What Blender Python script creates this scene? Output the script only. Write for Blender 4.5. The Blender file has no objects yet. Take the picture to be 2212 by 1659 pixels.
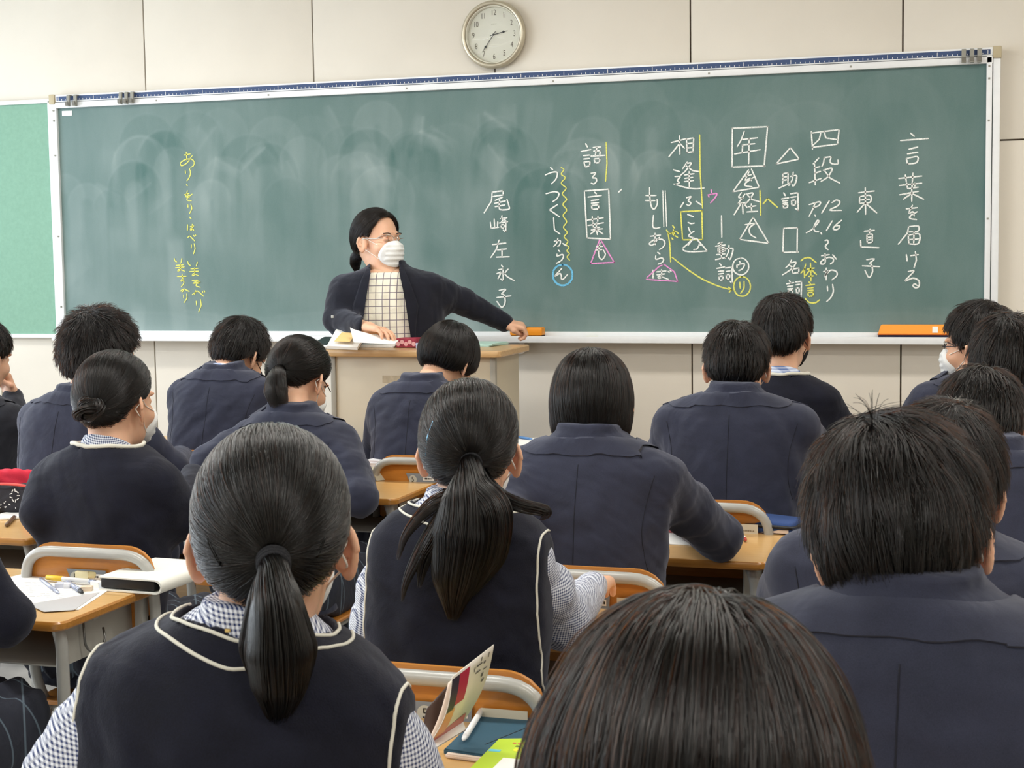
import bpy, bmesh, math, random
import numpy as np
from mathutils import Vector, Matrix, Quaternion

rng = np.random.default_rng(7)
random.seed(7)
scene = bpy.context.scene
COL = scene.collection

# ------------------------------------------------------------------ camera
CX, CD, YAW, PITCH, ROLL, FPX, CZ = 4.60, 6.86, 0.3147, 0.0859, -0.0149, 3400.0, 1.50
_cy, _sy = math.cos(YAW), math.sin(YAW)
F_ = np.array([-_sy * math.cos(PITCH), _cy * math.cos(PITCH), -math.sin(PITCH)])
R0 = np.array([_cy, _sy, 0.0])
U0 = np.cross(R0, F_)
R_ = R0 * math.cos(ROLL) + U0 * math.sin(ROLL)
U_ = -R0 * math.sin(ROLL) + U0 * math.cos(ROLL)
CAM = np.array([CX, -CD, CZ])


def at(px, py, Z):
    """world point seen at photo pixel (px, py) at depth Z"""
    return CAM + Z * (F_ + R_ * (px - 1106) / FPX - U_ * (py - 829.5) / FPX)


def at_y(px, py, y):
    d = F_ + R_ * (px - 1106) / FPX - U_ * (py - 829.5) / FPX
    return CAM + d * ((y - CAM[1]) / d[1])


def at_z(px, py, z):
    d = F_ + R_ * (px - 1106) / FPX - U_ * (py - 829.5) / FPX
    return CAM + d * ((z - CAM[2]) / d[2])


cd = bpy.data.cameras.new('camera')
cam = bpy.data.objects.new('camera', cd)
COL.objects.link(cam)
cd.sensor_width = 36.0
cd.lens = 36.0 * FPX / 2212.0
cd.clip_start = 0.05
cam.matrix_world = Matrix(((R_[0], U_[0], -F_[0], CAM[0]), (R_[1], U_[1], -F_[1], CAM[1]),
                           (R_[2], U_[2], -F_[2], CAM[2]), (0, 0, 0, 1)))
scene.camera = cam
cd.dof.use_dof = True
cd.dof.focus_distance = 5.2
cd.dof.aperture_fstop = 32.0

# ------------------------------------------------------------------ light
vs = scene.view_settings
vs.view_transform = 'Standard'
vs.look = 'None'
vs.gamma = 1.0
vs.use_curve_mapping = False
vs.exposure = 0.0

w = bpy.data.worlds.new('sky')
scene.world = w
w.use_nodes = True
bg = w.node_tree.nodes['Background']
bg.inputs[0].default_value = (0.75, 0.88, 1.0, 1)
bg.inputs[1].default_value = 1.6


def area(name, loc, rot, sx, sy, power, color):
    l = bpy.data.lights.new(name, 'AREA')
    l.shape = 'RECTANGLE'
    l.size, l.size_y = sx, sy
    l.energy = power
    l.color = color
    o = bpy.data.objects.new(name, l)
    o.location = loc
    o.rotation_euler = rot
    COL.objects.link(o)
    return o


ROOM_X0, ROOM_X1, ROOM_Y1, ROOM_H = -1.55, 6.4, -9.2, 3.05
# daylight through the windows of the left wall
for i, yy in enumerate((-1.75, -4.0, -6.25)):
    area('window_daylight', (ROOM_X0 + 0.02, yy, 1.85), (0, math.radians(-90), 0), 1.7, 2.0, 54, (0.84, 0.92, 1.0))
# ceiling luminaires (tubes are built below, these give their light)
LAMPS = [(x, y) for x in (0.6, 2.9, 5.2) for y in (-1.75, -4.2, -6.7)]
for x, y in LAMPS:
    area('luminaire_light', (x, y, ROOM_H - 0.12), (0, 0, 0), 1.25, 0.28, 22, (1.0, 0.965, 0.90))


# ------------------------------------------------------------------ node helpers
class NT:
    def __init__(s, name):
        s.m = bpy.data.materials.new(name)
        s.m.use_nodes = True
        s.t = s.m.node_tree
        s.b = s.t.nodes['Principled BSDF']
        s.out = s.t.nodes['Material Output']

    def n(s, typ, **kw):
        nd = s.t.nodes.new(typ)
        for k, v in kw.items():
            if k.startswith('i_'):
                key = k[2:]
                key = int(key) if key.isdigit() else key
                nd.inputs[key].default_value = v
            else:
                setattr(nd, k, v)
        return nd

    def l(s, a, b):
        s.t.links.new(a, b)


def rgb(r, g, b):
    """sRGB 0-255 -> linear"""
    return tuple((c / 255 / 12.92) if c / 255 <= 0.04045 else ((c / 255 + 0.055) / 1.055) ** 2.4 for c in (r, g, b)) + (1,)


_mats = {}


def mat(name, col, rough=0.5, metal=0.0, noise=0.0, nscale=20.0, bump=0.0, bscale=200.0, sheen=0.0, spec=0.5,
        sss=0.0, coat=0.0, stretch=None, trans=0.0):
    if name in _mats:
        return _mats[name]
    k = NT(name)
    b = k.b
    b.inputs['Base Color'].default_value = col
    b.inputs['Roughness'].default_value = rough
    b.inputs['Metallic'].default_value = metal
    b.inputs['Specular IOR Level'].default_value = spec
    if sheen:
        b.inputs['Sheen Weight'].default_value = sheen
        b.inputs['Sheen Roughness'].default_value = 0.4
    if coat:
        b.inputs['Coat Weight'].default_value = coat
        b.inputs['Coat Roughness'].default_value = 0.15
    if trans:
        b.inputs['Transmission Weight'].default_value = trans
    if sss:
        b.inputs['Subsurface Weight'].default_value = sss
        b.inputs['Subsurface Radius'].default_value = (0.012, 0.004, 0.002)
        b.inputs['Subsurface Scale'].default_value = 1.0
    tc = k.n('ShaderNodeTexCoord')
    src = tc.outputs['Object']
    if stretch:
        mp = k.n('ShaderNodeMapping')
        mp.inputs['Scale'].default_value = stretch
        k.l(src, mp.inputs[0])
        src = mp.outputs[0]
    if noise:
        nz = k.n('ShaderNodeTexNoise', i_Scale=nscale, i_Detail=6.0)
        k.l(src, nz.inputs['Vector'])
        mr = k.n('ShaderNodeMapRange')
        mr.inputs[1].default_value = 0.3
        mr.inputs[2].default_value = 0.7
        mr.inputs[3].default_value = 1 - noise
        mr.inputs[4].default_value = 1 + noise
        k.l(nz.outputs[0], mr.inputs[0])
        vm = k.n('ShaderNodeVectorMath', operation='SCALE')
        vm.inputs[0].default_value = col[:3]
        k.l(mr.outputs[0], vm.inputs['Scale'])
        k.l(vm.outputs[0], b.inputs['Base Color'])
    if bump:
        n2 = k.n('ShaderNodeTexNoise', i_Scale=bscale, i_Detail=3.0)
        k.l(src, n2.inputs['Vector'])
        bp = k.n('ShaderNodeBump', i_Strength=bump, i_Distance=0.002)
        k.l(n2.outputs[0], bp.inputs['Height'])
        k.l(bp.outputs[0], b.inputs['Normal'])
    _mats[name] = k.m
    return k.m


def emis(name, col, strength):
    k = NT(name)
    k.b.inputs['Base Color'].default_value = (0.8, 0.8, 0.8, 1)
    k.b.inputs['Emission Color'].default_value = col
    k.b.inputs['Emission Strength'].default_value = strength
    return k.m


# ------------------------------------------------------------------ object helpers
def link(o, parent=None):
    COL.objects.link(o)
    if parent is not None:
        o.parent = parent
    return o


def tag(o, label=None, cat=None, group=None, kind=None):
    if label:
        o['label'] = label
    if cat:
        o['category'] = cat
    if group:
        o['group'] = group
    if kind:
        o['kind'] = kind
    return o


def empty(name, loc, rz=0.0, label=None, cat=None, group=None):
    o = bpy.data.objects.new(name, None)
    o.empty_display_size = 0.1
    o.location = tuple(float(v) for v in loc)
    o.rotation_euler = (0, 0, rz)
    link(o)
    return tag(o, label, cat, group)


def mesh_np(name, V, Fq, m, parent=None, smooth=True, tris=None):
    """V (n,3), Fq (m,4) quads (or (m,3))"""
    V = np.asarray(V, np.float32)
    Fq = np.asarray(Fq, np.int32)
    me = bpy.data.meshes.new(name)
    k = Fq.shape[1]
    me.vertices.add(len(V))
    me.vertices.foreach_set('co', V.ravel())
    me.loops.add(Fq.size)
    me.loops.foreach_set('vertex_index', Fq.ravel())
    me.polygons.add(len(Fq))
    me.polygons.foreach_set('loop_start', np.arange(0, Fq.size, k, dtype=np.int32))
    if smooth:
        me.polygons.foreach_set('use_smooth', np.ones(len(Fq), bool))
    me.update(calc_edges=True)
    me.validate()
    if m:
        me.materials.append(m)
    o = bpy.data.objects.new(name, me)
    return link(o, parent)


def mesh_bm(name, bm, m, parent=None, smooth=False, angle=None):
    me = bpy.data.meshes.new(name)
    bmesh.ops.recalc_face_normals(bm, faces=bm.faces)
    bm.to_mesh(me)
    bm.free()
    if smooth:
        me.polygons.foreach_set('use_smooth', np.ones(len(me.polygons), bool))
        if angle:
            me.set_sharp_from_angle(angle=math.radians(angle))
    if m:
        me.materials.append(m)
    o = bpy.data.objects.new(name, me)
    return link(o, parent)


def bm_box(bm, c, s, bev=0.0, rot=None, seg=2):
    b2 = bmesh.new()
    bmesh.ops.create_cube(b2, size=1.0)
    for v in b2.verts:
        v.co = Vector((v.co.x * s[0], v.co.y * s[1], v.co.z * s[2]))
    if bev:
        bmesh.ops.bevel(b2, geom=list(b2.edges), offset=bev, segments=seg, affect='EDGES', profile=0.6)
    M = Matrix.Translation(Vector(c))
    if rot is not None:
        M = M @ rot
    bmesh.ops.transform(b2, matrix=M, verts=b2.verts)
    _merge(bm, b2)


def _merge(bm, b2):
    me = bpy.data.meshes.new('tmp')
    b2.to_mesh(me)
    b2.free()
    bm.from_mesh(me)
    bpy.data.meshes.remove(me)


def box(name, c, s, m, parent=None, bev=0.0, rot=None):
    bm = bmesh.new()
    bm_box(bm, c, s, bev, rot)
    return mesh_bm(name, bm, m, parent, smooth=bev > 0, angle=35)


def tube_np(pts, r, n=10, closed=False, caps=True):
    """sweep of a circle along pts; returns V, quads (tri caps as degenerate-free fans skipped when closed)"""
    P = np.asarray(pts, float)
    m = len(P)
    rr = np.full(m, r) if np.isscalar(r) else np.asarray(r, float)
    if closed:
        T = np.roll(P, -1, 0) - np.roll(P, 1, 0)
    else:
        T = np.gradient(P, axis=0)
    T /= np.linalg.norm(T, axis=1)[:, None] + 1e-12
    up = np.array([0, 0, 1.0]) if abs(T[0][2]) < 0.9 else np.array([1.0, 0, 0])
    N = np.cross(T[0], up)
    N /= np.linalg.norm(N)
    V = []
    a = np.linspace(0, 2 * np.pi, n, endpoint=False)
    for i in range(m):
        N = N - T[i] * (N @ T[i])
        N /= np.linalg.norm(N) + 1e-12
        B = np.cross(T[i], N)
        V.append(P[i] + rr[i] * (np.cos(a)[:, None] * N + np.sin(a)[:, None] * B))
    V = np.concatenate(V)
    Q = []
    for i in range(m if closed else m - 1):
        j = (i + 1) % m
        for k in range(n):
            k2 = (k + 1) % n
            Q.append((i * n + k, i * n + k2, j * n + k2, j * n + k))
    if caps and not closed:
        nb = len(V)
        V = np.vstack([V, P[0], P[-1]])
        for k in range(0, n, 2):
            Q.append((nb, (k + 2) % n, (k + 1) % n, k))
            e = (m - 1) * n
            Q.append((nb + 1, e + k, e + (k + 1) % n, e + (k + 2) % n))
    return V, np.array(Q)


def join_np(parts):
    Vs, Qs, o = [], [], 0
    for V, Q in parts:
        Vs.append(V)
        Qs.append(np.asarray(Q) + o)
        o += len(V)
    return np.concatenate(Vs), np.concatenate(Qs)


def tube(name, pts, r, m, parent=None, n=10, closed=False):
    V, Q = tube_np(pts, r, n, closed)
    return mesh_np(name, V, Q, m, parent)


def catmull(P, k=6):
    P = np.asarray(P, float)
    if len(P) < 3:
        return P
    Q = np.vstack([2 * P[0] - P[1], P, 2 * P[-1] - P[-2]])
    out = []
    for i in range(1, len(Q) - 2):
        p0, p1, p2, p3 = Q[i - 1], Q[i], Q[i + 1], Q[i + 2]
        for t in np.linspace(0, 1, k, endpoint=False):
            out.append(0.5 * (2 * p1 + (p2 - p0) * t + (2 * p0 - 5 * p1 + 4 * p2 - p3) * t * t + (3 * p1 - p0 - 3 * p2 + p3) * t ** 3))
    out.append(Q[-2])
    return np.array(out)


def fillet(P, r, k=6):
    """polyline with rounded corners"""
    P = np.asarray(P, float)
    out = [P[0]]
    for i in range(1, len(P) - 1):
        a, b, c = P[i - 1], P[i], P[i + 1]
        u = (a - b) / np.linalg.norm(a - b)
        v = (c - b) / np.linalg.norm(c - b)
        rr = min(r, 0.45 * np.linalg.norm(a - b), 0.45 * np.linalg.norm(c - b))
        s, e = b + u * rr, b + v * rr
        for t in np.linspace(0, 1, k):
            out.append((1 - t) ** 2 * s + 2 * t * (1 - t) * b + t * t * e)
    out.append(P[-1])
    return np.array(out)


def copy_tree(o, parent=None):
    c = o.copy()
    COL.objects.link(c)
    c.parent = parent
    for ch in list(o.children):
        copy_tree(ch, c)
    return c
# ------------------------------------------------------------------ distance-field modelling
def nets(fn, lo, hi, h, proj=2):
    """surface nets on a regular grid, vertices then drawn onto the zero set"""
    lo = np.asarray(lo, np.float32)
    hi = np.asarray(hi, np.float32)
    n = np.maximum(((hi - lo) / h).astype(int) + 1, 4)
    ax = [lo[i] + h * np.arange(n[i], dtype=np.float32) for i in range(3)]
    G = np.stack(np.meshgrid(*ax, indexing='ij'), -1).reshape(-1, 3)
    D = fn(G).reshape(n).astype(np.float32)
    S = D < 0
    c = [s - 1 for s in n]
    cnt = np.zeros(c, np.float32)
    acc = np.zeros(c + [3], np.float32)
    for axis in range(3):
        o1, o2 = [i for i in range(3) if i != axis]
        a = [slice(None)] * 3
        b = [slice(None)] * 3
        a[axis] = slice(0, -1)
        b[axis] = slice(1, None)
        Da, Db = D[tuple(a)], D[tuple(b)]
        cr = S[tuple(a)] != S[tuple(b)]
        t = np.where(cr, Da / np.where(np.abs(Da - Db) < 1e-9, 1, Da - Db), 0).astype(np.float32)
        for u in (0, 1):
            for v in (0, 1):
                s = [slice(None)] * 3
                s[o1] = slice(u, u + c[o1])
                s[o2] = slice(v, v + c[o2])
                m = cr[tuple(s)].astype(np.float32)
                cnt += m
                acc[..., axis] += t[tuple(s)] * m
                acc[..., o1] += u * m
                acc[..., o2] += v * m
    has = cnt > 0
    idx = -np.ones(c, np.int64)
    idx[has] = np.arange(has.sum())
    I = np.argwhere(has)
    V = lo + h * (I + acc[has] / cnt[has][:, None])
    Q = []
    for axis in range(3):
        o1, o2 = [i for i in range(3) if i != axis]
        if axis == 1:
            o1, o2 = o2, o1
        a = [slice(1, -1)] * 3
        b = [slice(1, -1)] * 3
        a[axis] = slice(0, -1)
        b[axis] = slice(1, None)
        Sa, Sb = S[tuple(a)], S[tuple(b)]
        for flip in (False, True):
            cr = (Sa & ~Sb) if not flip else (~Sa & Sb)
            e = np.argwhere(cr)
            if not len(e):
                continue
            e = e + 1
            e[:, axis] -= 1
            q = []
            for u, v in ((0, 0), (1, 0), (1, 1), (0, 1)):
                k = e.copy()
                k[:, o1] -= u
                k[:, o2] -= v
                q.append(idx[k[:, 0], k[:, 1], k[:, 2]])
            q = np.stack(q, 1)
            if flip:
                q = q[:, ::-1]
            Q.append(q)
    Q = np.concatenate(Q)
    Q = Q[(Q >= 0).all(1)]
    V = V.astype(np.float32)
    for _ in range(proj):
        d, g = dgrad(fn, V, h * 0.3)
        V = V - np.clip(d, -h * 0.6, h * 0.6)[:, None] * g
    return V, Q


def dgrad(fn, V, e=0.002):
    V = np.asarray(V, np.float32)
    g = np.empty_like(V)
    for i in range(3):
        s = np.zeros(3, np.float32)
        s[i] = e
        g[:, i] = fn(V + s) - fn(V - s)
    ln = np.linalg.norm(g, axis=1) + 1e-9
    d = fn(V) / np.maximum(ln / (2 * e), 0.3)
    return d, g / ln[:, None]


def snap(fn, P, off=0.0, it=6, e=0.003):
    """move points onto the surface fn = off"""
    P = np.asarray(P, np.float32).copy()
    for _ in range(it):
        d, g = dgrad(fn, P, e)
        P -= (d - off)[:, None] * g
    return P


def ell(P, c, r):
    q = P - np.asarray(c, np.float32)
    r = np.asarray(r, np.float32)
    k0 = np.sqrt(((q / r) ** 2).sum(1)) + 1e-9
    k1 = np.sqrt(((q / (r * r)) ** 2).sum(1)) + 1e-9
    return k0 * (k0 - 1) / k1


def cap(P, a, b, ra, rb):
    a = np.asarray(a, np.float32)
    b = np.asarray(b, np.float32)
    ab = b - a
    t = np.clip((P - a) @ ab / max(float(ab @ ab), 1e-9), 0, 1)
    return np.linalg.norm(P - a - t[:, None] * ab, axis=1) - (ra + (rb - ra) * t)


def chain(P, pts, rs, k=0.0):
    d = cap(P, pts[0], pts[1], rs[0], rs[1])
    for i in range(1, len(pts) - 1):
        d2 = cap(P, pts[i], pts[i + 1], rs[i], rs[i + 1])
        d = smin(d, d2, k) if k else np.minimum(d, d2)
    return d


def smin(a, b, k):
    h = np.maximum(k - np.abs(a - b), 0) / k
    return np.minimum(a, b) - h * h * k * 0.25


def smax(a, b, k):
    return -smin(-a, -b, k)


def rbox(P, c, s, r=0.0, M=None):
    q = P - np.asarray(c, np.float32)
    if M is not None:
        q = q @ np.asarray(M, np.float32)
    q = np.abs(q) - np.asarray(s, np.float32) + r
    return np.linalg.norm(np.maximum(q, 0), axis=1) + np.minimum(q.max(1), 0) - r


def folds(P, seed, amp, wl):
    r = np.random.default_rng(seed)
    s = np.zeros(len(P), np.float32)
    for i in range(4):
        d = r.normal(size=3)
        d /= np.linalg.norm(d)
        e = r.normal(size=3)
        e /= np.linalg.norm(e)
        k = 2 * np.pi / (wl * (0.7 + 0.5 * i))
        s += np.sin(k * (P @ d.astype(np.float32)) + 1.6 * np.sin(0.6 * k * (P @ e.astype(np.float32)) + r.uniform(0, 6)) + r.uniform(0, 6))
    return (amp * s / 2.5).astype(np.float32)


def frame(yaw, pitch=0.0, roll=0.0):
    """rows: right, forward, up; yaw clockwise seen from above (degrees, 0 faces the blackboard), pitch down, roll to the right"""
    y, p, r = map(math.radians, (yaw, pitch, roll))
    f0 = np.array([math.sin(y), math.cos(y), 0.0])
    r0 = np.array([math.cos(y), -math.sin(y), 0.0])
    u0 = np.array([0, 0, 1.0])
    f = f0 * math.cos(p) - u0 * math.sin(p)
    u = u0 * math.cos(p) + f0 * math.sin(p)
    rr = r0 * math.cos(r) - u * math.sin(r)
    u = u * math.cos(r) + r0 * math.sin(r)
    return np.stack([rr, f, u])


def curves_obj(name, pts, rad, m, parent=None, lock=None):
    """pts (n,k,3), rad (n,k): strands of hair"""
    n, k = pts.shape[:2]
    cu = bpy.data.hair_curves.new(name)
    cu.add_curves([k] * n)
    cu.attributes['position'].data.foreach_set('vector', pts.astype(np.float32).ravel())
    a = cu.attributes.get('radius') or cu.attributes.new('radius', 'FLOAT', 'POINT')
    a.data.foreach_set('value', rad.astype(np.float32).ravel())
    if lock is not None:
        b = cu.attributes.new('lock', 'FLOAT', 'CURVE')
        b.data.foreach_set('value', lock.astype(np.float32))
    cu.materials.append(m)
    o = bpy.data.objects.new(name, cu)
    return link(o, parent)
# ================================================================== materials
M_wall = mat('wall_cream', rgb(225, 218, 206), 0.75, noise=0.025, nscale=3, bump=0.12, bscale=160)
M_wallback = mat('wall_joint', rgb(95, 82, 70), 0.9)
M_ceil = mat('ceiling_white', rgb(232, 230, 222), 0.9, bump=0.3, bscale=90)
M_floor = mat('floor_vinyl', rgb(176, 174, 170), 0.35, noise=0.12, nscale=14, bump=0.03, bscale=60)
M_alu = mat('white_aluminium', rgb(236, 238, 240), 0.35, metal=0.0, noise=0.02, nscale=30)
M_grey = mat('grey_plastic', rgb(150, 148, 138), 0.5)
M_steel = mat('grey_paint_steel', rgb(172, 172, 168), 0.32, noise=0.03, nscale=40, coat=0.3)
M_tray = mat('desk_tray_grey', rgb(176, 174, 166), 0.5, noise=0.03)
M_white = mat('white_paper', rgb(244, 243, 240), 0.8)
M_ink = mat('printed_grey', rgb(140, 140, 146), 0.8)
M_black = mat('black_matter', rgb(24, 24, 27), 0.45)
M_navyplastic = mat('felt_navy', rgb(30, 32, 60), 0.9)
M_orange = mat('orange_plastic', rgb(250, 158, 38), 0.45)
M_platform = mat('platform_wood', rgb(150, 120, 84), 0.5, noise=0.12, nscale=8, stretch=(1, 12, 12))


def wood(name, c1, c2, stretch, rough=0.28):
    k = NT(name)
    tc = k.n('ShaderNodeTexCoord')
    mp = k.n('ShaderNodeMapping')
    mp.inputs['Scale'].default_value = stretch
    nz = k.n('ShaderNodeTexNoise', i_Scale=9.0, i_Detail=8.0, i_Roughness=0.65)
    cr = k.n('ShaderNodeValToRGB')
    cr.color_ramp.elements[0].color = c1
    cr.color_ramp.elements[0].position = 0.3
    cr.color_ramp.elements[1].color = c2
    cr.color_ramp.elements[1].position = 0.7
    k.l(tc.outputs['Object'], mp.inputs[0])
    k.l(mp.outputs[0], nz.inputs['Vector'])
    k.l(nz.outputs[0], cr.inputs[0])
    k.l(cr.outputs[0], k.b.inputs['Base Color'])
    k.b.inputs['Roughness'].default_value = rough
    k.b.inputs['Coat Weight'].default_value = 0.35
    k.b.inputs['Coat Roughness'].default_value = 0.12
    return k.m


M_desk = wood('desk_wood', rgb(214, 168, 104), rgb(226, 184, 122), (1, 14, 14))
M_deskedge = wood('desk_edge_wood', rgb(160, 106, 42), rgb(190, 132, 60), (1, 14, 14))
M_chairwood = wood('chair_plywood', rgb(186, 116, 44), rgb(206, 136, 58), (1, 14, 10))
M_chairedge = wood('chair_plywood_edge', rgb(190, 124, 56), rgb(214, 146, 70), (1, 14, 10))
M_podiumwood = wood('podium_wood', rgb(186, 150, 104), rgb(206, 170, 122), (1, 14, 14), 0.4)
M_podium = mat('podium_beige_steel', rgb(196, 186, 166), 0.5, noise=0.03, nscale=6)

# chalkboard: green steel carrying eraser-stroke chalk, plus window glare painted into the same attribute
k = NT('chalkboard_green')
at_n = k.n('ShaderNodeAttribute', attribute_name='dust_glare')
tc = k.n('ShaderNodeTexCoord')
mp = k.n('ShaderNodeMapping')
mp.inputs['Scale'].default_value = (5.0, 1.0, 1.6)
nz = k.n('ShaderNodeTexNoise', i_Scale=2.2, i_Detail=9.0, i_Roughness=0.6, i_Distortion=0.6)
fine = k.n('ShaderNodeTexNoise', i_Scale=260.0, i_Detail=3.0)
ma = k.n('ShaderNodeMath', operation='MULTIPLY_ADD')
ma.inputs[1].default_value = 0.10
mb = k.n('ShaderNodeMath', operation='MULTIPLY_ADD')
mb.inputs[1].default_value = 0.06
mix = k.n('ShaderNodeMix', data_type='RGBA')
mix.inputs[6].default_value = rgb(44, 90, 85)
mix.inputs[7].default_value = rgb(206, 216, 216)
k.l(tc.outputs['Object'], mp.inputs[0])
k.l(mp.outputs[0], nz.inputs['Vector'])
k.l(tc.outputs['Object'], fine.inputs['Vector'])
k.l(nz.outputs[0], ma.inputs[0])
k.l(at_n.outputs['Fac'], ma.inputs[2])
k.l(fine.outputs[0], mb.inputs[0])
k.l(ma.outputs[0], mb.inputs[2])
k.l(mb.outputs[0], mix.inputs[0])
k.l(mix.outputs[2], k.b.inputs['Base Color'])
k.b.inputs['Roughness'].default_value = 0.62
k.b.inputs['Specular IOR Level'].default_value = 0.35
M_board = k.m
M_notice = mat('notice_board_cloth', rgb(132, 172, 152), 0.95, noise=0.05, nscale=60, bump=0.3, bscale=500)


def chalk(name, c):
    k = NT(name)
    k.b.inputs['Base Color'].default_value = c
    k.b.inputs['Roughness'].default_value = 1.0
    tc = k.n('ShaderNodeTexCoord')
    nz = k.n('ShaderNodeTexNoise', i_Scale=420.0, i_Detail=2.0)
    mr = k.n('ShaderNodeMapRange')
    mr.inputs[1].default_value = 0.36
    mr.inputs[2].default_value = 0.52
    mr.inputs[3].default_value = 0.55
    k.l(tc.outputs['Object'], nz.inputs['Vector'])
    k.l(nz.outputs[0], mr.inputs[0])
    k.l(mr.outputs[0], k.b.inputs['Alpha'])
    return k.m


CH = {'w': chalk('chalk_white', rgb(250, 252, 248)), 'y': chalk('chalk_yellow', rgb(238, 236, 120)),
      'p': chalk('chalk_pink', rgb(244, 160, 222)), 'b': chalk('chalk_blue', rgb(120, 200, 240))}

# ================================================================== room shell


def struct(o):
    o['kind'] = 'structure'
    return o


struct(box('floor', ((ROOM_X0 + ROOM_X1) / 2, ROOM_Y1 / 2, -0.05), (ROOM_X1 - ROOM_X0, -ROOM_Y1, 0.1), M_floor))
struct(box('ceiling', ((ROOM_X0 + ROOM_X1) / 2, ROOM_Y1 / 2, ROOM_H + 0.05), (ROOM_X1 - ROOM_X0, -ROOM_Y1, 0.1), M_ceil))
wf = struct(box('wall_front', ((ROOM_X0 + ROOM_X1) / 2, 0.055, ROOM_H / 2), (ROOM_X1 - ROOM_X0 + 0.2, 0.08, ROOM_H), M_wallback))
xs = [ROOM_X0] + [0.507 + 0.9 * k for k in range(-2, 7)] + [ROOM_X1]
zj = 1.915
for a, b in zip(xs[:-1], xs[1:]):
    for z0, z1 in ((0.0, zj), (zj, ROOM_H)):
        p = box('panel', ((a + b) / 2, 0.0075, (z0 + z1) / 2), (b - a - 0.007, 0.015, z1 - z0 - 0.007), M_wall, wf, bev=0.0015)
struct(box('wall_right', (ROOM_X1 + 0.05, ROOM_Y1 / 2, ROOM_H / 2), (0.1, -ROOM_Y1, ROOM_H), M_wall))
struct(box('wall_back', ((ROOM_X0 + ROOM_X1) / 2, ROOM_Y1 - 0.05, ROOM_H / 2), (ROOM_X1 - ROOM_X0, 0.1, ROOM_H), M_wall))
# left wall with three windows
bm = bmesh.new()
X = ROOM_X0 - 0.05
bm_box(bm, (X, ROOM_Y1 / 2, 0.42), (0.1, -ROOM_Y1, 0.84))
bm_box(bm, (X, ROOM_Y1 / 2, (2.86 + ROOM_H) / 2), (0.1, -ROOM_Y1, ROOM_H - 2.86))
edges = [0.0, -0.72, -2.78, -2.97, -5.03, -5.22, -7.28, ROOM_Y1]
for i in range(0, 8, 2):
    bm_box(bm, (X, (edges[i] + edges[i + 1]) / 2, 1.85), (0.1, edges[i] - edges[i + 1], 2.04))
struct(mesh_bm('wall_left', bm, M_wall))
M_glass = mat('window_glass', (0.9, 0.95, 1, 1), 0.02, trans=1.0)
for i, yc in enumerate((-1.75, -4.0, -6.25)):
    wn = struct(empty('window_%d' % (i + 1), (X, yc, 1.85)))
    for s in (-1, 1):
        box('window_frame', (0, s * 1.0, 0), (0.06, 0.04, 2.0), M_alu, wn)
        box('window_frame', (0, 0, s * 0.98), (0.06, 2.0, 0.04), M_alu, wn)
        box('window_pane', (0, s * 0.49, 0), (0.006, 0.94, 1.9), M_glass, wn)
    box('window_frame', (0, 0, 0), (0.06, 0.05, 2.0), M_alu, wn)

struct(box('trim_1', ((ROOM_X0 + ROOM_X1) / 2, -0.008, 0.20), (ROOM_X1 - ROOM_X0, 0.016, 0.08), M_grey))
pl = struct(box('floor_platform', (2.35, -0.53, 0.075), (4.7, 1.04, 0.15), M_platform, bev=0.008))

# ceiling luminaires
M_tube = emis('lamp_tube_glow', (1, 0.96, 0.88, 1), 6.0)
for x, y in LAMPS:
    lab = 'twin-tube ceiling light, %s row from the blackboard, %s' % ({-1.75: 'first', -4.2: 'second', -6.7: 'third'}[y], {0.6: 'on the window side', 2.9: 'in the middle', 5.2: 'on the side away from the windows'}[x])
    e = empty('ceiling_light', (x, y, ROOM_H), 0, lab, 'ceiling light', 'fluorescent fixtures on the ceiling')
    box('housing', (0, 0, -0.03), (1.3, 0.3, 0.06), M_alu, e, bev=0.01)
    for s in (-1, 1):
        tube('lamp_tube', [(-0.6, s * 0.07, -0.08), (0.6, s * 0.07, -0.08)], 0.014, M_tube, e)

# ================================================================== blackboard
BZ = 1.089  # bottom of its frame, 1.2 m tall, 4.5 m wide
bb = empty('blackboard', (2.25, -0.03, BZ), 0, 'long dark green chalkboard with white frame covered in chalk writing and smears', 'blackboard')


def loc(o, P):
    o.parent = P
    o.matrix_parent_inverse = Matrix.Identity(4)
    me = o.data
    L = P.location
    if me.users == 1:
        me.transform(Matrix.Translation(-L))
    return o


nx, nz_ = 560, 150
gx = np.linspace(0.025, 4.475, nx)
gz = np.linspace(BZ + 0.03, BZ + 1.145, nz_)
GX, GZ = np.meshgrid(gx, gz, indexing='ij')
dust_glare = np.full(GX.shape, 0.075)
r = np.random.default_rng(11)


def stroke(x0, z0, x1, z1, wd, a, edge=0.5):
    """one pass of a felt eraser: a soft band, often with a brighter border"""
    global dust_glare
    d = np.array([x1 - x0, z1 - z0])
    L = np.hypot(*d)
    d = d / L
    s = (GX - x0) * d[0] + (GZ - z0) * d[1]
    t = -(GX - x0) * d[1] + (GZ - z0) * d[0] + 0.012 * np.sin(s * 9 + x0 * 7)
    ins = 1 / (1 + np.exp(-(wd / 2 - np.abs(t)) / 0.006)) / (1 + np.exp(-s / 0.012)) / (1 + np.exp(-(L - s) / 0.03))
    bord = np.exp(-((np.abs(t) - wd / 2) / 0.008) ** 2) * (s > 0) * (s < L)
    fade = np.clip(1 - 0.5 * s / L, 0.3, 1)
    dust_glare = dust_glare + a * ins * fade + abs(a) * edge * bord * fade * (t > 0)


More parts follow.
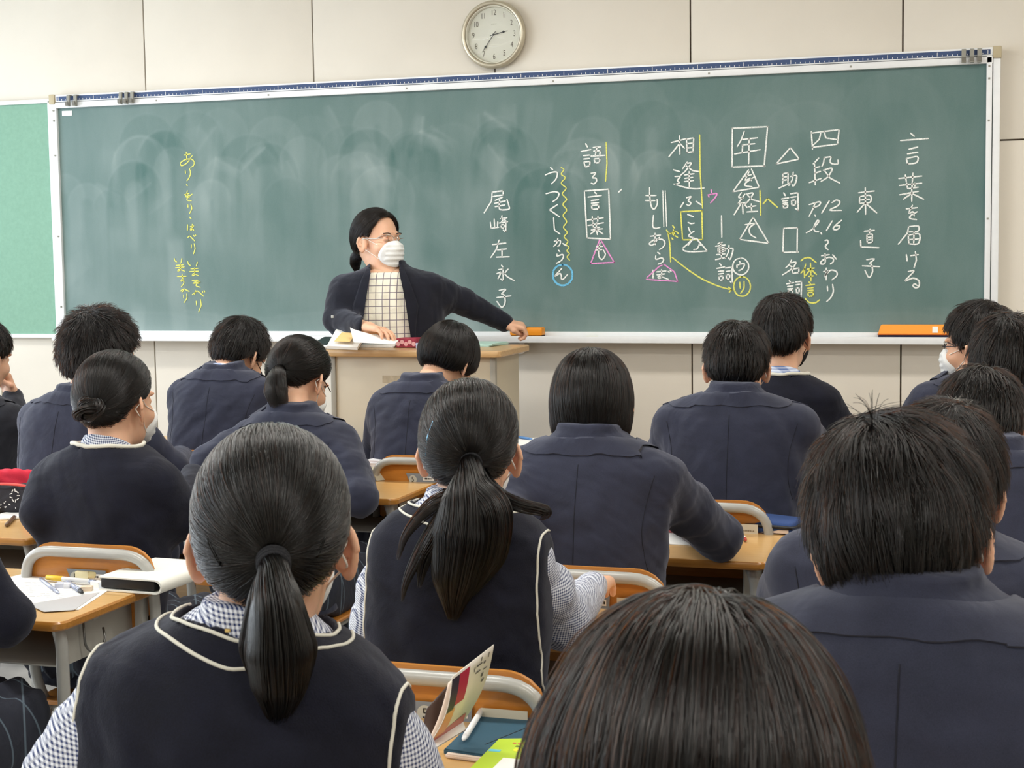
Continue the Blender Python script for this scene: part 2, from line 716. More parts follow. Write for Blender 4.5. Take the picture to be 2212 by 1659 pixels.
for i in range(90):
    x = r.uniform(0.1, 4.4)
    z = r.uniform(BZ + 0.1, BZ + 1.1)
    if x > 2.9 and r.random() < 0.5:
        continue
    an = r.choice([1.57, 1.57, 1.25, 1.9, 0.75, 2.3]) + r.normal() * 0.12
    L = r.uniform(0.15, 0.55)
    a = r.normal() * 0.034 + 0.008
    stroke(x, z, x + L * math.cos(an), z - L * math.sin(an), r.uniform(0.07, 0.14), a, r.uniform(0, 0.5))
def arch(xc, zc, R, wd, a, leg):
    global dust_glare
    dx, dz = GX - xc, GZ - zc
    rad = np.sqrt(dx * dx + np.maximum(dz, 0) ** 2)
    dist = np.abs(rad - R)
    low = np.clip((dz + leg) / .05, 0, 1)
    ins = 1 / (1 + np.exp(-(wd / 2 - dist) / 0.004)) * low
    edge = np.exp(-((rad - R - wd / 2) / 0.007) ** 2) * np.clip(dz / .05 + .6, 0, 1) * low
    fade = np.clip(1 + dz / (leg + .1) * .8, .15, 1)
    dust_glare = dust_glare + a * ins * fade + abs(a) * .7 * edge


for i in range(46):
    x = 0.15 + 2.95 * (i / 45) + r.normal() * .06
    arch(x, BZ + r.uniform(.62, .98), r.uniform(.05, .13), r.uniform(.06, .13), r.choice([-1, 1]) * r.uniform(.018, .055), r.uniform(.15, .6))
for i in range(8):
    arch(r.uniform(3.1, 4.3), BZ + r.uniform(.75, .95), r.uniform(.1, .18), .12, r.uniform(.008, .02), r.uniform(.3, .6))
for i in range(30):  # crisp arcs where the eraser turned, mostly upper left
    x = r.uniform(0.15, 3.0)
    z = BZ + r.uniform(0.7, 1.08)
    an = r.uniform(0.4, 2.7)
    stroke(x, z, x + 0.16 * math.cos(an), z - 0.16 * math.sin(an), r.uniform(0.012, 0.09), r.uniform(0.02, 0.10), 0.8)
for i in range(9):
    stroke(0.2 + i * 0.5, BZ + 0.09 + 0.02 * r.random(), 0.2 + i * 0.5 + 0.6, BZ + 0.07, 0.05, 0.03, 0.8)
dust_glare += 0.09 * np.exp(-((GZ - BZ - 0.03) / 0.05) ** 2)
# chalk-hazed zones with window glare painted in: paler towards left end and bottom
dust_glare += 0.06 * np.clip(1 - GX / 3.2, 0, 1) + 0.03 * np.clip(1 - (GZ - BZ) / 0.9, 0, 1)
dust_glare *= 1 + 0.25 * np.sin(GX * 7 + 2 * np.sin(GZ * 5)) * np.sin(GZ * 6 + GX * 3)
dust_glare = np.clip(dust_glare, 0.0, 0.6)
V = np.stack([GX - 2.25, np.full(GX.shape, -0.012), GZ - BZ], -1).reshape(-1, 3)
ii = (np.arange(nx - 1)[:, None] * nz_ + np.arange(nz_ - 1)[None]).ravel()
Q = np.stack([ii, ii + nz_, ii + nz_ + 1, ii + 1], 1)
surf = mesh_np('writing_surface', V, Q, M_board, bb)
at_ = surf.data.attributes.new('dust_glare', 'FLOAT', 'POINT')
at_.data.foreach_set('value', dust_glare.astype(np.float32).ravel())
M_rule = mat('rule_blue', rgb(52, 74, 116), 0.6)


def bbx(name, x0, x1, y0, y1, z0, z1, m, bev=0.002, parent=None):
    return box(name, ((x0 + x1) / 2 - 2.25, (y0 + y1) / 2 + 0.03, (z0 + z1) / 2 - BZ), (x1 - x0, y1 - y0, z1 - z0), m, parent or bb, bev)


bbx('backing', 0.01, 4.49, -0.04, 0.0, BZ + 0.01, BZ + 1.19, M_alu)
bbx('top_rail', 0.03, 4.47, -0.062, -0.03, BZ + 1.135, BZ + 1.163, M_alu, 0.004)
bbx('top_rail', 0.03, 4.47, -0.058, -0.03, BZ + 1.166, BZ + 1.200, M_alu, 0.003)
bbx('side_rail', 0.0, 0.034, -0.058, -0.03, BZ + 0.0, BZ + 1.165, M_alu, 0.004)
bbx('side_rail', 4.445, 4.468, -0.062, -0.03, BZ + 0.0, BZ + 1.165, M_alu, 0.003)
bbx('side_rail', 4.471, 4.50, -0.058, -0.03, BZ + 0.0, BZ + 1.165, M_alu, 0.004)
bbx('bottom_rail', 0.03, 4.47, -0.062, -0.03, BZ + 0.012, BZ + 0.034, M_alu, 0.003)
bbx('corner_cap', -0.002, 0.03, -0.066, -0.03, BZ + 1.155, BZ + 1.203, mat('cap_beige', rgb(186, 172, 140), 0.5), 0.004)
bbx('corner_cap', 4.47, 4.503, -0.066, -0.03, BZ + 1.155, BZ + 1.203, mat('cap_beige', rgb(186, 172, 140), 0.5), 0.004)
bbx('corner_cap', -0.004, 0.02, -0.066, -0.03, BZ - 0.008, BZ + 0.012, mat('cap_beige', rgb(186, 172, 140), 0.5), 0.004)
bbx('chalk_tray', 0.0, 4.50, -0.118, -0.03, BZ - 0.008, BZ + 0.006, M_alu, 0.003)
bbx('tray_lip', 0.0, 4.50, -0.124, -0.114, BZ - 0.012, BZ + 0.018, M_alu, 0.003)
rb = bbx('ruler_strip', 0.04, 4.46, -0.0592, -0.055, BZ + 1.171, BZ + 1.192, M_rule, 0)
bm = bmesh.new()
for i in range(0, 221):
    x = 0.05 + i * 0.02
    h = 0.016 if i % 10 == 0 else (0.010 if i % 5 == 0 else 0.006)
    bm_box(bm, (x - 2.25, -0.0296, 1.1725 + h / 2), (0.0022, 0.0012, h))
tk = mesh_bm('ruler_marks', bm, M_white, rb)
tk['kind'] = 'stuff'
for x in (0.6, 1.2, 1.9, 2.6, 3.3, 3.9):
    bbx('rail_screw', x - 0.004, x + 0.004, -0.064, -0.061, BZ + 1.145, BZ + 1.153, M_grey, 0.001)
for z in (0.15, 0.5, 0.9, 1.07, 1.12):
    for x in (0.02, 4.456):
        bbx('rail_screw', x - 0.004, x + 0.004, -0.064, -0.057, BZ + z, BZ + z + 0.008, M_grey, 0.001)
bbx('name_label', 0.058, 0.115, -0.0445, -0.042, BZ + 1.098, BZ + 1.122, M_white, 0.0005)
bm = bmesh.new()
for i, (x, wd) in enumerate(((0.07, 0.006), (0.078, 0.005), (0.087, 0.007), (0.098, 0.006))):
    pass
bm.free()


# poster hooks on the rail
def hook():
    e = empty('rail_hook', (0, 0, 0), 0, 'grey hook', 'hook', 'grey hooks on the blackboard rail')
    bm = bmesh.new()
    bm_box(bm, (0, -0.008, -0.022), (0.018, 0.008, 0.052), 0.002)
    bm_box(bm, (0, 0.0, 0.005), (0.018, 0.02, 0.006), 0.002)
    bm_box(bm, (0, -0.014, -0.046), (0.018, 0.018, 0.006), 0.002)
    mesh_bm('hook_body', bm, mat('hook_grey', rgb(146, 144, 134), 0.45), e, True, 40)
    bm = bmesh.new()
    bm_box(bm, (0, -0.0245, -0.035), (0.016, 0.004, 0.018), 0.001)
    mesh_bm('hook_tip', bm, mat('hook_tip', rgb(110, 106, 96), 0.45), e)
    return e


hk = hook()
HL = ['first grey hook from the left end of the blackboard rail', 'second grey hook from the left end of the blackboard rail',
      'first hook of the three-hook cluster on the left part of the blackboard rail', 'middle hook of the three-hook cluster on the left part of the rail',
      'third hook of the three-hook cluster on the left part of the rail', 'third grey hook from the right end of the blackboard rail',
      'second grey hook from the right end of the blackboard rail', 'first grey hook from the right end of the blackboard rail']
for i, x in enumerate((0.118, 0.158, 0.412, 0.444, 0.476, 4.356, 4.388, 4.418)):
    o = hk if i == 0 else copy_tree(hk)
    o.location = (x, -0.068, BZ + 1.188)
    o['label'] = HL[i]

# pale notice board on the left
nb = empty('notice_board', (-0.75, -0.015, 1.68), 0, 'pale green cloth notice board with white frame beside the blackboard', 'notice board')
box('cloth_panel', (0, 0, 0), (1.44, 0.02, 1.16), M_notice, nb)
for s in (-1, 1):
    box('frame_rail', (0, -0.008, s * 0.585), (1.48, 0.03, 0.02), M_alu, nb, 0.003)
    box('frame_rail', (s * 0.73, -0.008, 0), (0.02, 0.03, 1.17), M_alu, nb, 0.003)

# ---------------------------------------------------------------- chalk writing
CROPS = {1: (1400, 250, 4.1475), 2: (1700, 250, 3.95), 3: (1000, 280, 4.147), 4: (300, 300, 4.15)}


def ribbon(P, wd):
    """flat stroke on the board, P (n,3) in the plane y=const"""
    P = np.asarray(P)
    T = np.gradient(P, axis=0)
    T /= np.linalg.norm(T, axis=1)[:, None] + 1e-9
    N = np.stack([-T[:, 2], T[:, 1] * 0, T[:, 0]], 1)
    n = len(P)
    wv = wd * (0.82 + 0.18 * np.sin(np.linspace(0, 3.14, n)))[:, None] / 2
    V = np.concatenate([P + N * wv, P - N * wv])
    Q = np.array([(i, i + 1, n + i + 1, n + i) for i in range(n - 1)])
    # short end caps
    c0, c1 = P[0] - T[0] * wd * 0.4, P[-1] + T[-1] * wd * 0.4
    V = np.vstack([V, c0 + N[0] * wd * .2, c0 - N[0] * wd * .2, c1 + N[-1] * wd * .2, c1 - N[-1] * wd * .2])
    m = 2 * n
    Q = np.vstack([Q, [(m, 0, n, m + 1), (n - 1, m + 2, m + 3, 2 * n - 1)]])
    return V, Q


_n = [0]


def draw(crop, col, strokes, name='chalk_writing', wd=0.0066, label=None):
    ox, oy, s = CROPS[crop]
    parts = []
    for st in strokes:
        st = [(p[0] + r.normal() * 0.6, p[1] + r.normal() * 0.6) for p in st]
        P = np.array([at_y(ox + p[0] / s, oy + p[1] / s, -0.0435) for p in st])
        if len(P) > 2:
            closed = np.hypot(*(np.array(st[0]) - np.array(st[-1]))) < 4
            # straight-sided figures keep their corners
            if len(P) >= 4 and not (closed and len(P) <= 6):
                P = catmull(P, 5)
            else:
                P = fillet(P, 0.006, 4)
        else:
            P = np.array([P[0] + (P[1] - P[0]) * t for t in (0, 0.25, 0.5, 0.75, 1)])
        d = np.r_[True, np.linalg.norm(np.diff(P, axis=0), axis=1) > 1e-5]
        parts.append(ribbon(P[d], wd))
    V, Q = join_np(parts)
    V = V - np.array([2.25, -0.03, BZ])
    V[:, 1] -= 0.0001 * (_n[0] % 7)
    _n[0] += 1
    o = mesh_np(name, V, Q, CH[col], bb, smooth=False)
    if label:
        o['label'] = label
    return o


def circ(cx, cy, rx, ry, n=22):
    return [(cx + rx * math.cos(a), cy + ry * math.sin(a)) for a in np.linspace(-1.6, 4.72, n)]
L = draw
# title and author, right end
L(2, 'w', [[(1055,148),(1085,175)],[(970,212),(1205,195)],[(1042,285),(1115,268)],[(1028,325),(1115,312)],[(1018,365),(1030,412)],[(1018,365),(1112,350),(1105,400),(1030,412)]])
L(2, 'w', [[(955,535),(1150,515)],[(1010,505),(1018,560)],[(1075,490),(1068,570)],[(960,595),(1150,575)],[(1020,570),(1030,625),(1120,610)],[(1065,575),(1068,620)],[(1090,575),(1092,600)],[(962,675),(1120,645)],[(1065,625),(1065,728)],[(1060,665),(995,712)],[(1070,665),(1165,712)]])
L(2, 'w', [[(1018,795),(1110,785)],[(1070,765),(1040,830),(1075,820),(1085,855)],[(1110,820),(1060,850),(1050,875),(1105,885)]])
L(2, 'w', [[(1040,945),(1120,942),(1115,985),(1035,990)],[(1038,948),(1030,1000),(950,1095)],[(1035,1020),(1040,1095)],[(1035,1020),(1128,1010),(1120,1090),(1040,1095)],[(1085,985),(1082,1090)],[(1042,1058),(1122,1052)]])
L(2, 'w', [[(1020,1185),(1025,1240)],[(1055,1195),(1120,1185)],[(1095,1160),(1105,1230),(1085,1295)],[(1035,1330),(1085,1325),(1008,1410),(1075,1385),(1125,1410),(1125,1455),(1095,1468),(1075,1450),(1090,1435),(1115,1450)]])
L(2, 'w', [[(610,658),(745,642)],[(668,615),(670,840)],[(620,690),(618,745)],[(620,690),(710,680),(708,738),(620,748)],[(625,720),(705,712)],[(665,750),(600,822)],[(675,750),(765,828)]])
L(2, 'w', [[(660,985),(745,978)],[(710,968),(702,1010)],[(680,1015),(685,1085)],[(680,1015),(730,1008),(728,1080)],[(728,1080),(685,1085)],[(685,1040),(725,1035)],[(685,1060),(725,1056)],[(628,1065),(630,1120)],[(630,1120),(785,1125)]])
L(2, 'w', [[(680,1228),(745,1222),(705,1260),(722,1270),(730,1330),(700,1380),(665,1320)],[(645,1280),(790,1288)]])
# 四段 P.12 l.16
L(2, 'w', [[(208,135),(218,285)],[(208,148),(445,118)],[(445,118),(432,242)],[(432,242),(215,270)],[(290,145),(275,200),(225,250)],[(320,140),(330,190),(430,205)]])
L(2, 'w', [[(270,362),(225,410)],[(235,400),(240,590)],[(235,445),(280,435)],[(238,490),(285,475)],[(190,570),(290,535)],[(318,355),(310,410),(298,432)],[(318,358),(378,350)],[(378,350),(368,395),(400,412),(435,408),(435,378)],[(310,465),(385,450),(350,520),(290,560)],[(320,465),(365,530),(450,575)]])
L(2, 'w', [[(190,758),(280,735),(275,765),(225,785)],[(240,745),(218,800),(190,858)],[(238,848),(242,856)],[(360,725),(298,830)],[(385,740),(420,722),(450,735),(430,770),(365,805),(465,808)]])
L(2, 'w', [[(165,998),(220,965),(270,905),(258,895),(230,950),(240,985),(270,990)],[(290,1000),(296,1010)],[(385,898),(338,978)],[(465,892),(425,925),(395,960),(410,972),(440,965),(450,940),(420,940)]])
L(2, 'w', [[(325,1065),(345,1060),(350,1085),(330,1110),(335,1130),(350,1142)],[(295,1195),(360,1185)],[(325,1175),(325,1255),(290,1265),(295,1240),(345,1210),(390,1215),(395,1245),(370,1265)],[(390,1185),(420,1222)]])
L(2, 'w', [[(335,1300),(335,1400)],[(310,1330),(350,1325),(315,1375),(370,1320),(420,1330),(425,1365),(385,1400)],[(345,1455),(348,1495)],[(390,1440),(395,1500),(375,1550),(340,1585)]])
L(2, 'y', [[(155,1558),(185,1590),(240,1595),(278,1572)]])
# particle / noun key
L(1, 'w', [[(1275,285),(1148,432)],[(1148,432),(1355,388)],[(1355,388),(1275,285)]], 'chalk_triangle')
L(1, 'w', [[(1208,520),(1205,610)],[(1208,520),(1255,512)],[(1255,512),(1252,600)],[(1210,550),(1250,545)],[(1210,578),(1250,572)],[(1172,650),(1275,600)],[(1275,545),(1330,538),(1322,600),(1300,630),(1290,618)],[(1300,505),(1295,570),(1262,625)]])
L(1, 'w', [[(1215,690),(1228,715)],[(1195,745),(1258,735)],[(1205,765),(1250,760)],[(1208,785),(1250,780)],[(1210,800),(1215,828)],[(1210,800),(1248,795),(1245,820),(1215,828)],[(1275,700),(1342,690)],[(1342,690),(1345,850)],[(1345,850),(1320,832)],[(1280,730),(1325,725)],[(1285,760),(1288,805)],[(1285,760),(1322,755)],[(1322,755),(1320,800)],[(1320,800),(1288,805)]])
L(1, 'w', [[(1215,1010),(1338,1003)],[(1338,1003),(1335,1225)],[(1345,1222),(1208,1225)],[(1208,1225),(1215,1010)]], 'chalk_rectangle')
L(1, 'w', [[(1285,1292),(1265,1335),(1235,1362)],[(1272,1320),(1325,1312),(1290,1370),(1205,1425)],[(1275,1345),(1300,1365)],[(1290,1375),(1295,1410)],[(1295,1410),(1350,1405)],[(1350,1405),(1352,1365)],[(1352,1365),(1290,1375)]])
L(1, 'w', [[(1265,1478),(1280,1500)],[(1240,1505),(1305,1495)],[(1250,1530),(1298,1525)],[(1250,1552),(1298,1548)],[(1255,1565),(1262,1595)],[(1262,1595),(1295,1590)],[(1295,1590),(1296,1562)],[(1296,1562),(1255,1565)],[(1320,1490),(1375,1485)],[(1375,1485),(1370,1640)],[(1370,1640),(1345,1625)],[(1325,1515),(1360,1510)],[(1328,1545),(1330,1588)],[(1330,1588),(1352,1585)],[(1352,1585),(1355,1542)],[(1355,1542),(1328,1545)]])
L(1, 'y', [[(1370,1300),(1400,1278),(1450,1272),(1505,1315)],[(1412,1330),(1400,1375),(1370,1410)],[(1400,1370),(1402,1450)],[(1425,1375),(1490,1365)],[(1455,1320),(1460,1480)],[(1455,1375),(1415,1430)],[(1460,1375),(1508,1422)],[(1440,1440),(1480,1435)]])
L(1, 'y', [[(1440,1488),(1455,1503)],[(1415,1520),(1490,1510)],[(1430,1545),(1480,1540)],[(1432,1567),(1478,1562)],[(1430,1585),(1438,1620)],[(1438,1620),(1480,1615)],[(1480,1615),(1482,1580)],[(1482,1580),(1430,1585)]])
# 年を経て
L(1, 'w', [[(755,112),(1072,98)],[(1070,98),(1040,455)],[(1045,450),(752,460)],[(752,460),(755,112)]], 'chalk_rectangle', 0.007)
L(1, 'w', [[(862,138),(835,215),(800,275)],[(850,212),(980,198)],[(845,262),(955,250)],[(848,255),(842,330)],[(775,342),(1005,305)],[(905,205),(900,430)]])
L(1, 'w', [[(925,478),(995,640)],[(995,640),(760,680)],[(760,680),(900,485)]], 'chalk_triangle')
L(1, 'w', [[(850,545),(925,530)],[(905,500),(870,580),(912,560),(925,582)],[(955,545),(880,600),(870,625),(930,635)]])
L(1, 'w', [[(835,690),(808,732),(850,740)],[(868,702),(805,790)],[(805,790),(880,775)],[(830,790),(772,885)],[(845,785),(850,880)],[(862,792),(885,820)],[(885,700),(940,695),(905,755),(868,790)],[(890,710),(930,750),(1000,770)],[(925,790),(928,855)],[(900,815),(965,808)],[(885,862),(980,855)]])
L(1, 'y', [[(1003,672),(1010,890)],[(1030,790),(1070,742)],[(1070,742),(1160,822)]])
L(1, 'w', [[(940,910),(820,1108)],[(820,1108),(1080,1142)],[(1080,1142),(940,910)]], 'chalk_triangle')
L(1, 'w', [[(870,975),(955,965),(918,995),(905,1030),(920,1065),(965,1095)]])
L(1, 'w', [[(657,895),(660,1088)]])
L(1, 'w', [[(665,1132),(625,1148)],[(605,1170),(690,1158)],[(650,1140),(658,1280)],[(625,1185),(630,1222)],[(625,1185),(690,1178)],[(690,1178),(685,1215)],[(685,1215),(630,1222)],[(628,1203),(688,1197)],[(612,1245),(690,1238)],[(605,1290),(700,1268)],[(700,1195),(758,1190),(752,1240),(735,1285),(720,1272)],[(725,1160),(722,1220),(690,1280)]])
L(1, 'w', [[(640,1322),(655,1340)],[(615,1368),(685,1355)],[(630,1395),(678,1390)],[(632,1418),(675,1412)],[(635,1440),(640,1475)],[(640,1475),(670,1468)],[(670,1468),(672,1435)],[(672,1435),(635,1440)],[(692,1365),(752,1358)],[(752,1358),(755,1500)],[(755,1500),(735,1485)],[(700,1395),(735,1390)],[(700,1425),(702,1465)],[(702,1465),(730,1460)],[(730,1460),(732,1420)],[(732,1420),(700,1425)]])
L(1, 'w', [circ(830, 1350, 72, 75), [(822,1305),(825,1328)],[(795,1340),(798,1362)],[(798,1338),(860,1325),(850,1365),(815,1388)]], 'chalk_circle')
L(1, 'y', [circ(842, 1530, 75, 88), [(822,1492),(825,1545)],[(862,1485),(860,1545),(830,1590)]], 'chalk_circle')
L(1, 'y', [[(215,1268),(330,1360),(430,1430),(520,1480),(640,1530),(745,1560)],[(720,1535),(748,1560)],[(748,1560),(726,1580)]], 'chalk_arrow')
L(1, 'y', [[(165,1025),(188,1060)],[(178,1050),(195,1150),(203,1310)],[(188,1060),(245,1035)],[(225,1020),(240,1070)],[(205,1052),(265,1090)],[(220,985),(235,1005)],[(255,1040),(272,1055)],[(212,1095),(222,1110)]])
# 相逢ふことか
L(1, 'w', [[(208,240),(345,205)],[(282,180),(285,345)],[(282,250),(185,368)],[(288,250),(325,290)],[(345,210),(350,330)],[(345,210),(408,200)],[(408,200),(402,325)],[(350,250),(400,245)],[(352,290),(400,285)],[(350,330),(402,322)]])
L(1, 'w', [[(228,485),(282,500)],[(240,545),(288,545),(262,580),(282,600),(240,618)],[(230,612),(330,642),(420,655),(502,648)],[(350,415),(310,475)],[(345,428),(385,425),(340,490),(290,535)],[(335,445),(400,492),(462,500)],[(325,530),(410,520)],[(330,560),(400,552)],[(325,590),(405,580)],[(368,500),(370,645)]])
L(1, 'w', [[(345,735),(385,725),(360,760),(382,782),(368,805),(345,795)],[(318,775),(290,822)],[(430,768),(480,800)]])
L(1, 'y', [[(462,172),(468,500),(488,828)]], 'chalk_line')
L(1, 'y', [[(290,860),(482,850)],[(482,850),(488,1110)],[(488,1110),(308,1112)],[(308,1112),(292,860)]], 'chalk_rectangle')
L(1, 'w', [[(355,885),(405,905)],[(360,955),(385,968),(415,962)],[(360,1000),(378,1040)],[(412,1035),(375,1060),(365,1080),(402,1092)],[(370,1130),(430,1100),(458,1140),(440,1190),(410,1200)],[(408,1090),(360,1160)],[(445,1118),(472,1160)]])
L(1, 'w', [[(400,1112),(308,1190)],[(308,1190),(330,1212),(400,1218),(530,1213)],[(530,1213),(440,1108)]], 'chalk_triangle')
L(1, 'p', [[(565,665),(572,700)],[(538,708),(545,728)],[(545,708),(615,698),(595,740),(560,780)]])
# もしあらば
L(3, 'w', [[(1672,520),(1675,600),(1690,690),(1715,710),(1740,670),(1740,625)],[(1640,590),(1730,590)],[(1635,635),(1720,635)],[(1705,770),(1700,860),(1725,885),(1765,878)]])
L(3, 'w', [[(1790,548),(1800,870)],[(1812,545),(1825,865)]], 'chalk_line', 0.0055)
L(3, 'w', [[(1680,955),(1770,945)],[(1722,930),(1722,1030)],[(1760,965),(1700,1035),(1670,1020),(1720,985),(1790,985),(1810,1020),(1790,1055),(1760,1075)],[(1745,1100),(1765,1112)],[(1728,1130),(1730,1162),(1780,1150),(1798,1165),(1785,1190),(1750,1205)]])
L(1, 'w', [[(42,1385),(45,1455)],[(75,1400),(160,1390)],[(80,1425),(150,1418)],[(120,1380),(118,1445),(92,1455),(100,1438),(180,1465)],[(180,1395),(190,1402)],[(198,1388),(206,1396)]])
L(1, 'p', [[(125,1340),(100,1348),(-10,1450)],[(-15,1465),(100,1475),(265,1485)],[(265,1485),(235,1400),(140,1330)]], 'chalk_triangle')
# 語る言葉も
L(3, 'w', [[(1098,125),(1115,155)],[(1058,195),(1145,178)],[(1080,235),(1135,228)],[(1080,265),(1135,258)],[(1085,290),(1095,335)],[(1095,335),(1135,325)],[(1135,325),(1138,285)],[(1138,285),(1085,290)],[(1165,160),(1235,155)],[(1200,158),(1185,228)],[(1170,192),(1232,188)],[(1232,188),(1225,228)],[(1148,238),(1270,230)],[(1175,262),(1185,300)],[(1185,300),(1222,295)],[(1222,295),(1225,258)],[(1225,258),(1175,262)]])
L(3, 'y', [[(1282,115),(1290,300),(1278,460)]], 'chalk_line')
L(3, 'w', [[(1150,390),(1190,388),(1160,430),(1190,435),(1197,462),(1175,485),(1150,480)]])
L(3, 'w', [[(1088,550),(1305,535)],[(1305,535),(1322,980)],[(1322,982),(1112,970)],[(1112,970),(1088,550)]], 'chalk_rectangle', 0.007)
L(3, 'w', [[(1180,560),(1195,575)],[(1120,605),(1240,590)],[(1150,635),(1215,628)],[(1150,660),(1215,655)],[(1152,680),(1158,715)],[(1158,715),(1215,710)],[(1215,710),(1215,675)],[(1215,675),(1152,680)]])
L(3, 'w', [[(1115,812),(1255,790)],[(1158,780),(1162,830)],[(1210,775),(1208,825)],[(1120,860),(1258,835)],[(1165,830),(1170,880)],[(1170,880),(1225,875)],[(1195,835),(1195,875)],[(1150,900),(1250,888)],[(1195,880),(1205,940)],[(1190,900),(1145,935)],[(1205,900),(1255,935)]])
L(3, 'p', [[(1228,978),(1145,1200)],[(1145,1200),(1355,1190)],[(1355,1190),(1228,978)]], 'chalk_triangle')
L(3, 'w', [[(1228,1010),(1215,1100),(1225,1150),(1250,1160),(1275,1120),(1260,1080)],[(1195,1050),(1250,1045)],[(1190,1080),(1245,1075)]])
L(3, 'w', [[(1395,560),(1420,535)]], 'chalk_tick')
L(3, 'y', [[(880,340),(905,360),(880,400),(918,430),(880,480),(925,525),(890,575),(930,625),(895,670),(930,720),(898,770),(930,825),(900,875),(935,920),(908,960),(940,1000),(925,1030),(950,1055),(930,1085),(955,1110),(932,1140),(955,1170)]], 'chalk_wavy_line', 0.0055)
L(3, 'w', [[(785,340),(805,358)],[(740,405),(800,382),(845,385),(835,440),(795,485)],[(745,575),(820,555),(858,570),(845,615),(805,645)],[(848,672),(775,720)],[(775,720),(862,778)],[(812,790),(820,900),(868,935)]])
L(3, 'w', [[(820,1000),(872,995),(866,1035),(850,1045)],[(850,975),(840,1020),(815,1045)],[(895,1020),(925,1040)],[(855,1080),(868,1092)],[(842,1115),(845,1132),(890,1120),(902,1135),(885,1170),(838,1198)]])
L(3, 'b', [circ(893, 1302, 88, 93)], 'chalk_circle', 0.009)
L(3, 'w', [[(885,1245),(820,1315),(865,1290),(880,1300),(882,1335),(900,1338),(938,1298)]])
# 尾崎左永子
L(3, 'w', [[(262,560),(360,548)],[(360,548),(362,585)],[(362,585),(270,600)],[(262,560),(256,640),(190,745)],[(355,605),(290,635)],[(285,660),(380,640)],[(290,690),(375,675)],[(330,620),(325,700),(345,718),(412,712),(412,680),(395,625)]], wd=0.007)
L(3, 'w', [[(245,830),(250,885)],[(250,885),(320,875)],[(280,800),(285,875)],[(312,825),(310,865)],[(350,770),(345,800)],[(335,800),(395,790)],[(325,835),(400,825)],[(365,800),(345,828)],[(365,800),(388,822)],[(385,835),(385,915)],[(385,915),(362,900)],[(340,855),(345,885)],[(345,885),(370,880)],[(370,880),(368,850)],[(368,850),(340,855)]])
L(3, 'w', [[(265,1030),(385,1015)],[(322,990),(300,1070),(250,1145)],[(310,1078),(390,1070)],[(350,1075),(350,1138)],[(300,1142),(415,1138)]], wd=0.007)
L(3, 'w', [[(345,1215),(358,1230)],[(320,1255),(360,1250)],[(360,1250),(362,1352)],[(362,1352),(340,1340)],[(305,1290),(345,1275)],[(345,1275),(315,1335)],[(405,1250),(365,1295)],[(368,1285),(400,1320),(460,1352)]], wd=0.007)
L(3, 'w', [[(325,1440),(385,1432),(348,1472),(368,1480),(378,1530),(370,1570),(345,1590),(305,1540)],[(305,1505),(430,1490)]], wd=0.007)
# yellow column at the left end
L(4, 'y', [[(405,145),(460,135)],[(425,118),(430,190)],[(480,150),(430,215),(385,240),(375,215),(420,185),(470,180),(495,205),(490,240),(465,255)],[(415,285),(418,310)],[(455,270),(462,310),(450,350),(432,375)],[(425,410),(435,420)]], wd=0.0055)
L(4, 'y', [[(410,500),(450,490)],[(435,465),(420,520),(445,510),(450,530)],[(475,495),(435,530),(435,550),(470,555)],[(440,590),(440,615)],[(465,585),(478,625),(455,668)],[(455,702),(468,715)]], wd=0.0055)
L(4, 'y', [[(438,770),(435,820)],[(462,785),(492,780)],[(478,765),(478,808),(462,815),(470,800),(492,820)],[(438,885),(455,868)],[(455,868),(500,915)],[(490,865),(497,875)],[(505,858),(512,868)],[(470,950),(470,980)],[(495,940),(505,980),(490,1030)]], wd=0.0055)
L(4, 'y', [[(438,1098),(445,1125),(462,1135)],[(525,1105),(515,1140)],[(465,1165),(530,1160)],[(455,1190),(535,1185)],[(500,1155),(500,1215),(480,1225),(490,1208),(532,1225)],[(480,1270),(530,1268),(485,1295),(550,1285),(520,1300),(515,1318),(550,1330)]], wd=0.0055)
L(4, 'y', [[(480,1395),(525,1360),(580,1410)],[(510,1360),(500,1395)],[(570,1365),(575,1375)],[(585,1360),(592,1372)],[(515,1455),(518,1490)],[(552,1440),(560,1490),(535,1550)]], wd=0.0055)
L(4, 'y', [[(318,1072),(325,1095),(340,1102)],[(385,1072),(378,1108)],[(335,1135),(400,1130)],[(330,1155),(408,1150)],[(372,1120),(372,1170),(350,1185),(362,1170),(410,1185)],[(345,1235),(425,1232)],[(388,1215),(395,1265),(375,1275),(390,1258),(405,1290),(380,1325)],[(370,1365),(395,1350),(400,1360),(385,1372)],[(405,1345),(452,1368)],[(400,1400),(402,1425)],[(428,1390),(432,1425),(405,1468)]], wd=0.0055)
# ================================================================== people
M_skin = mat('skin', rgb(226, 178, 148), 0.5, noise=0.05, nscale=30, sss=0.25, bump=0.06, bscale=500)
M_eye = mat('eye_white', rgb(235, 232, 226), 0.2)
M_iris = mat('iris_dark', rgb(30, 20, 16), 0.15)
M_brow = mat('brow_hair', rgb(40, 28, 24), 0.7)
M_lip = mat('lips', rgb(190, 120, 110), 0.45)


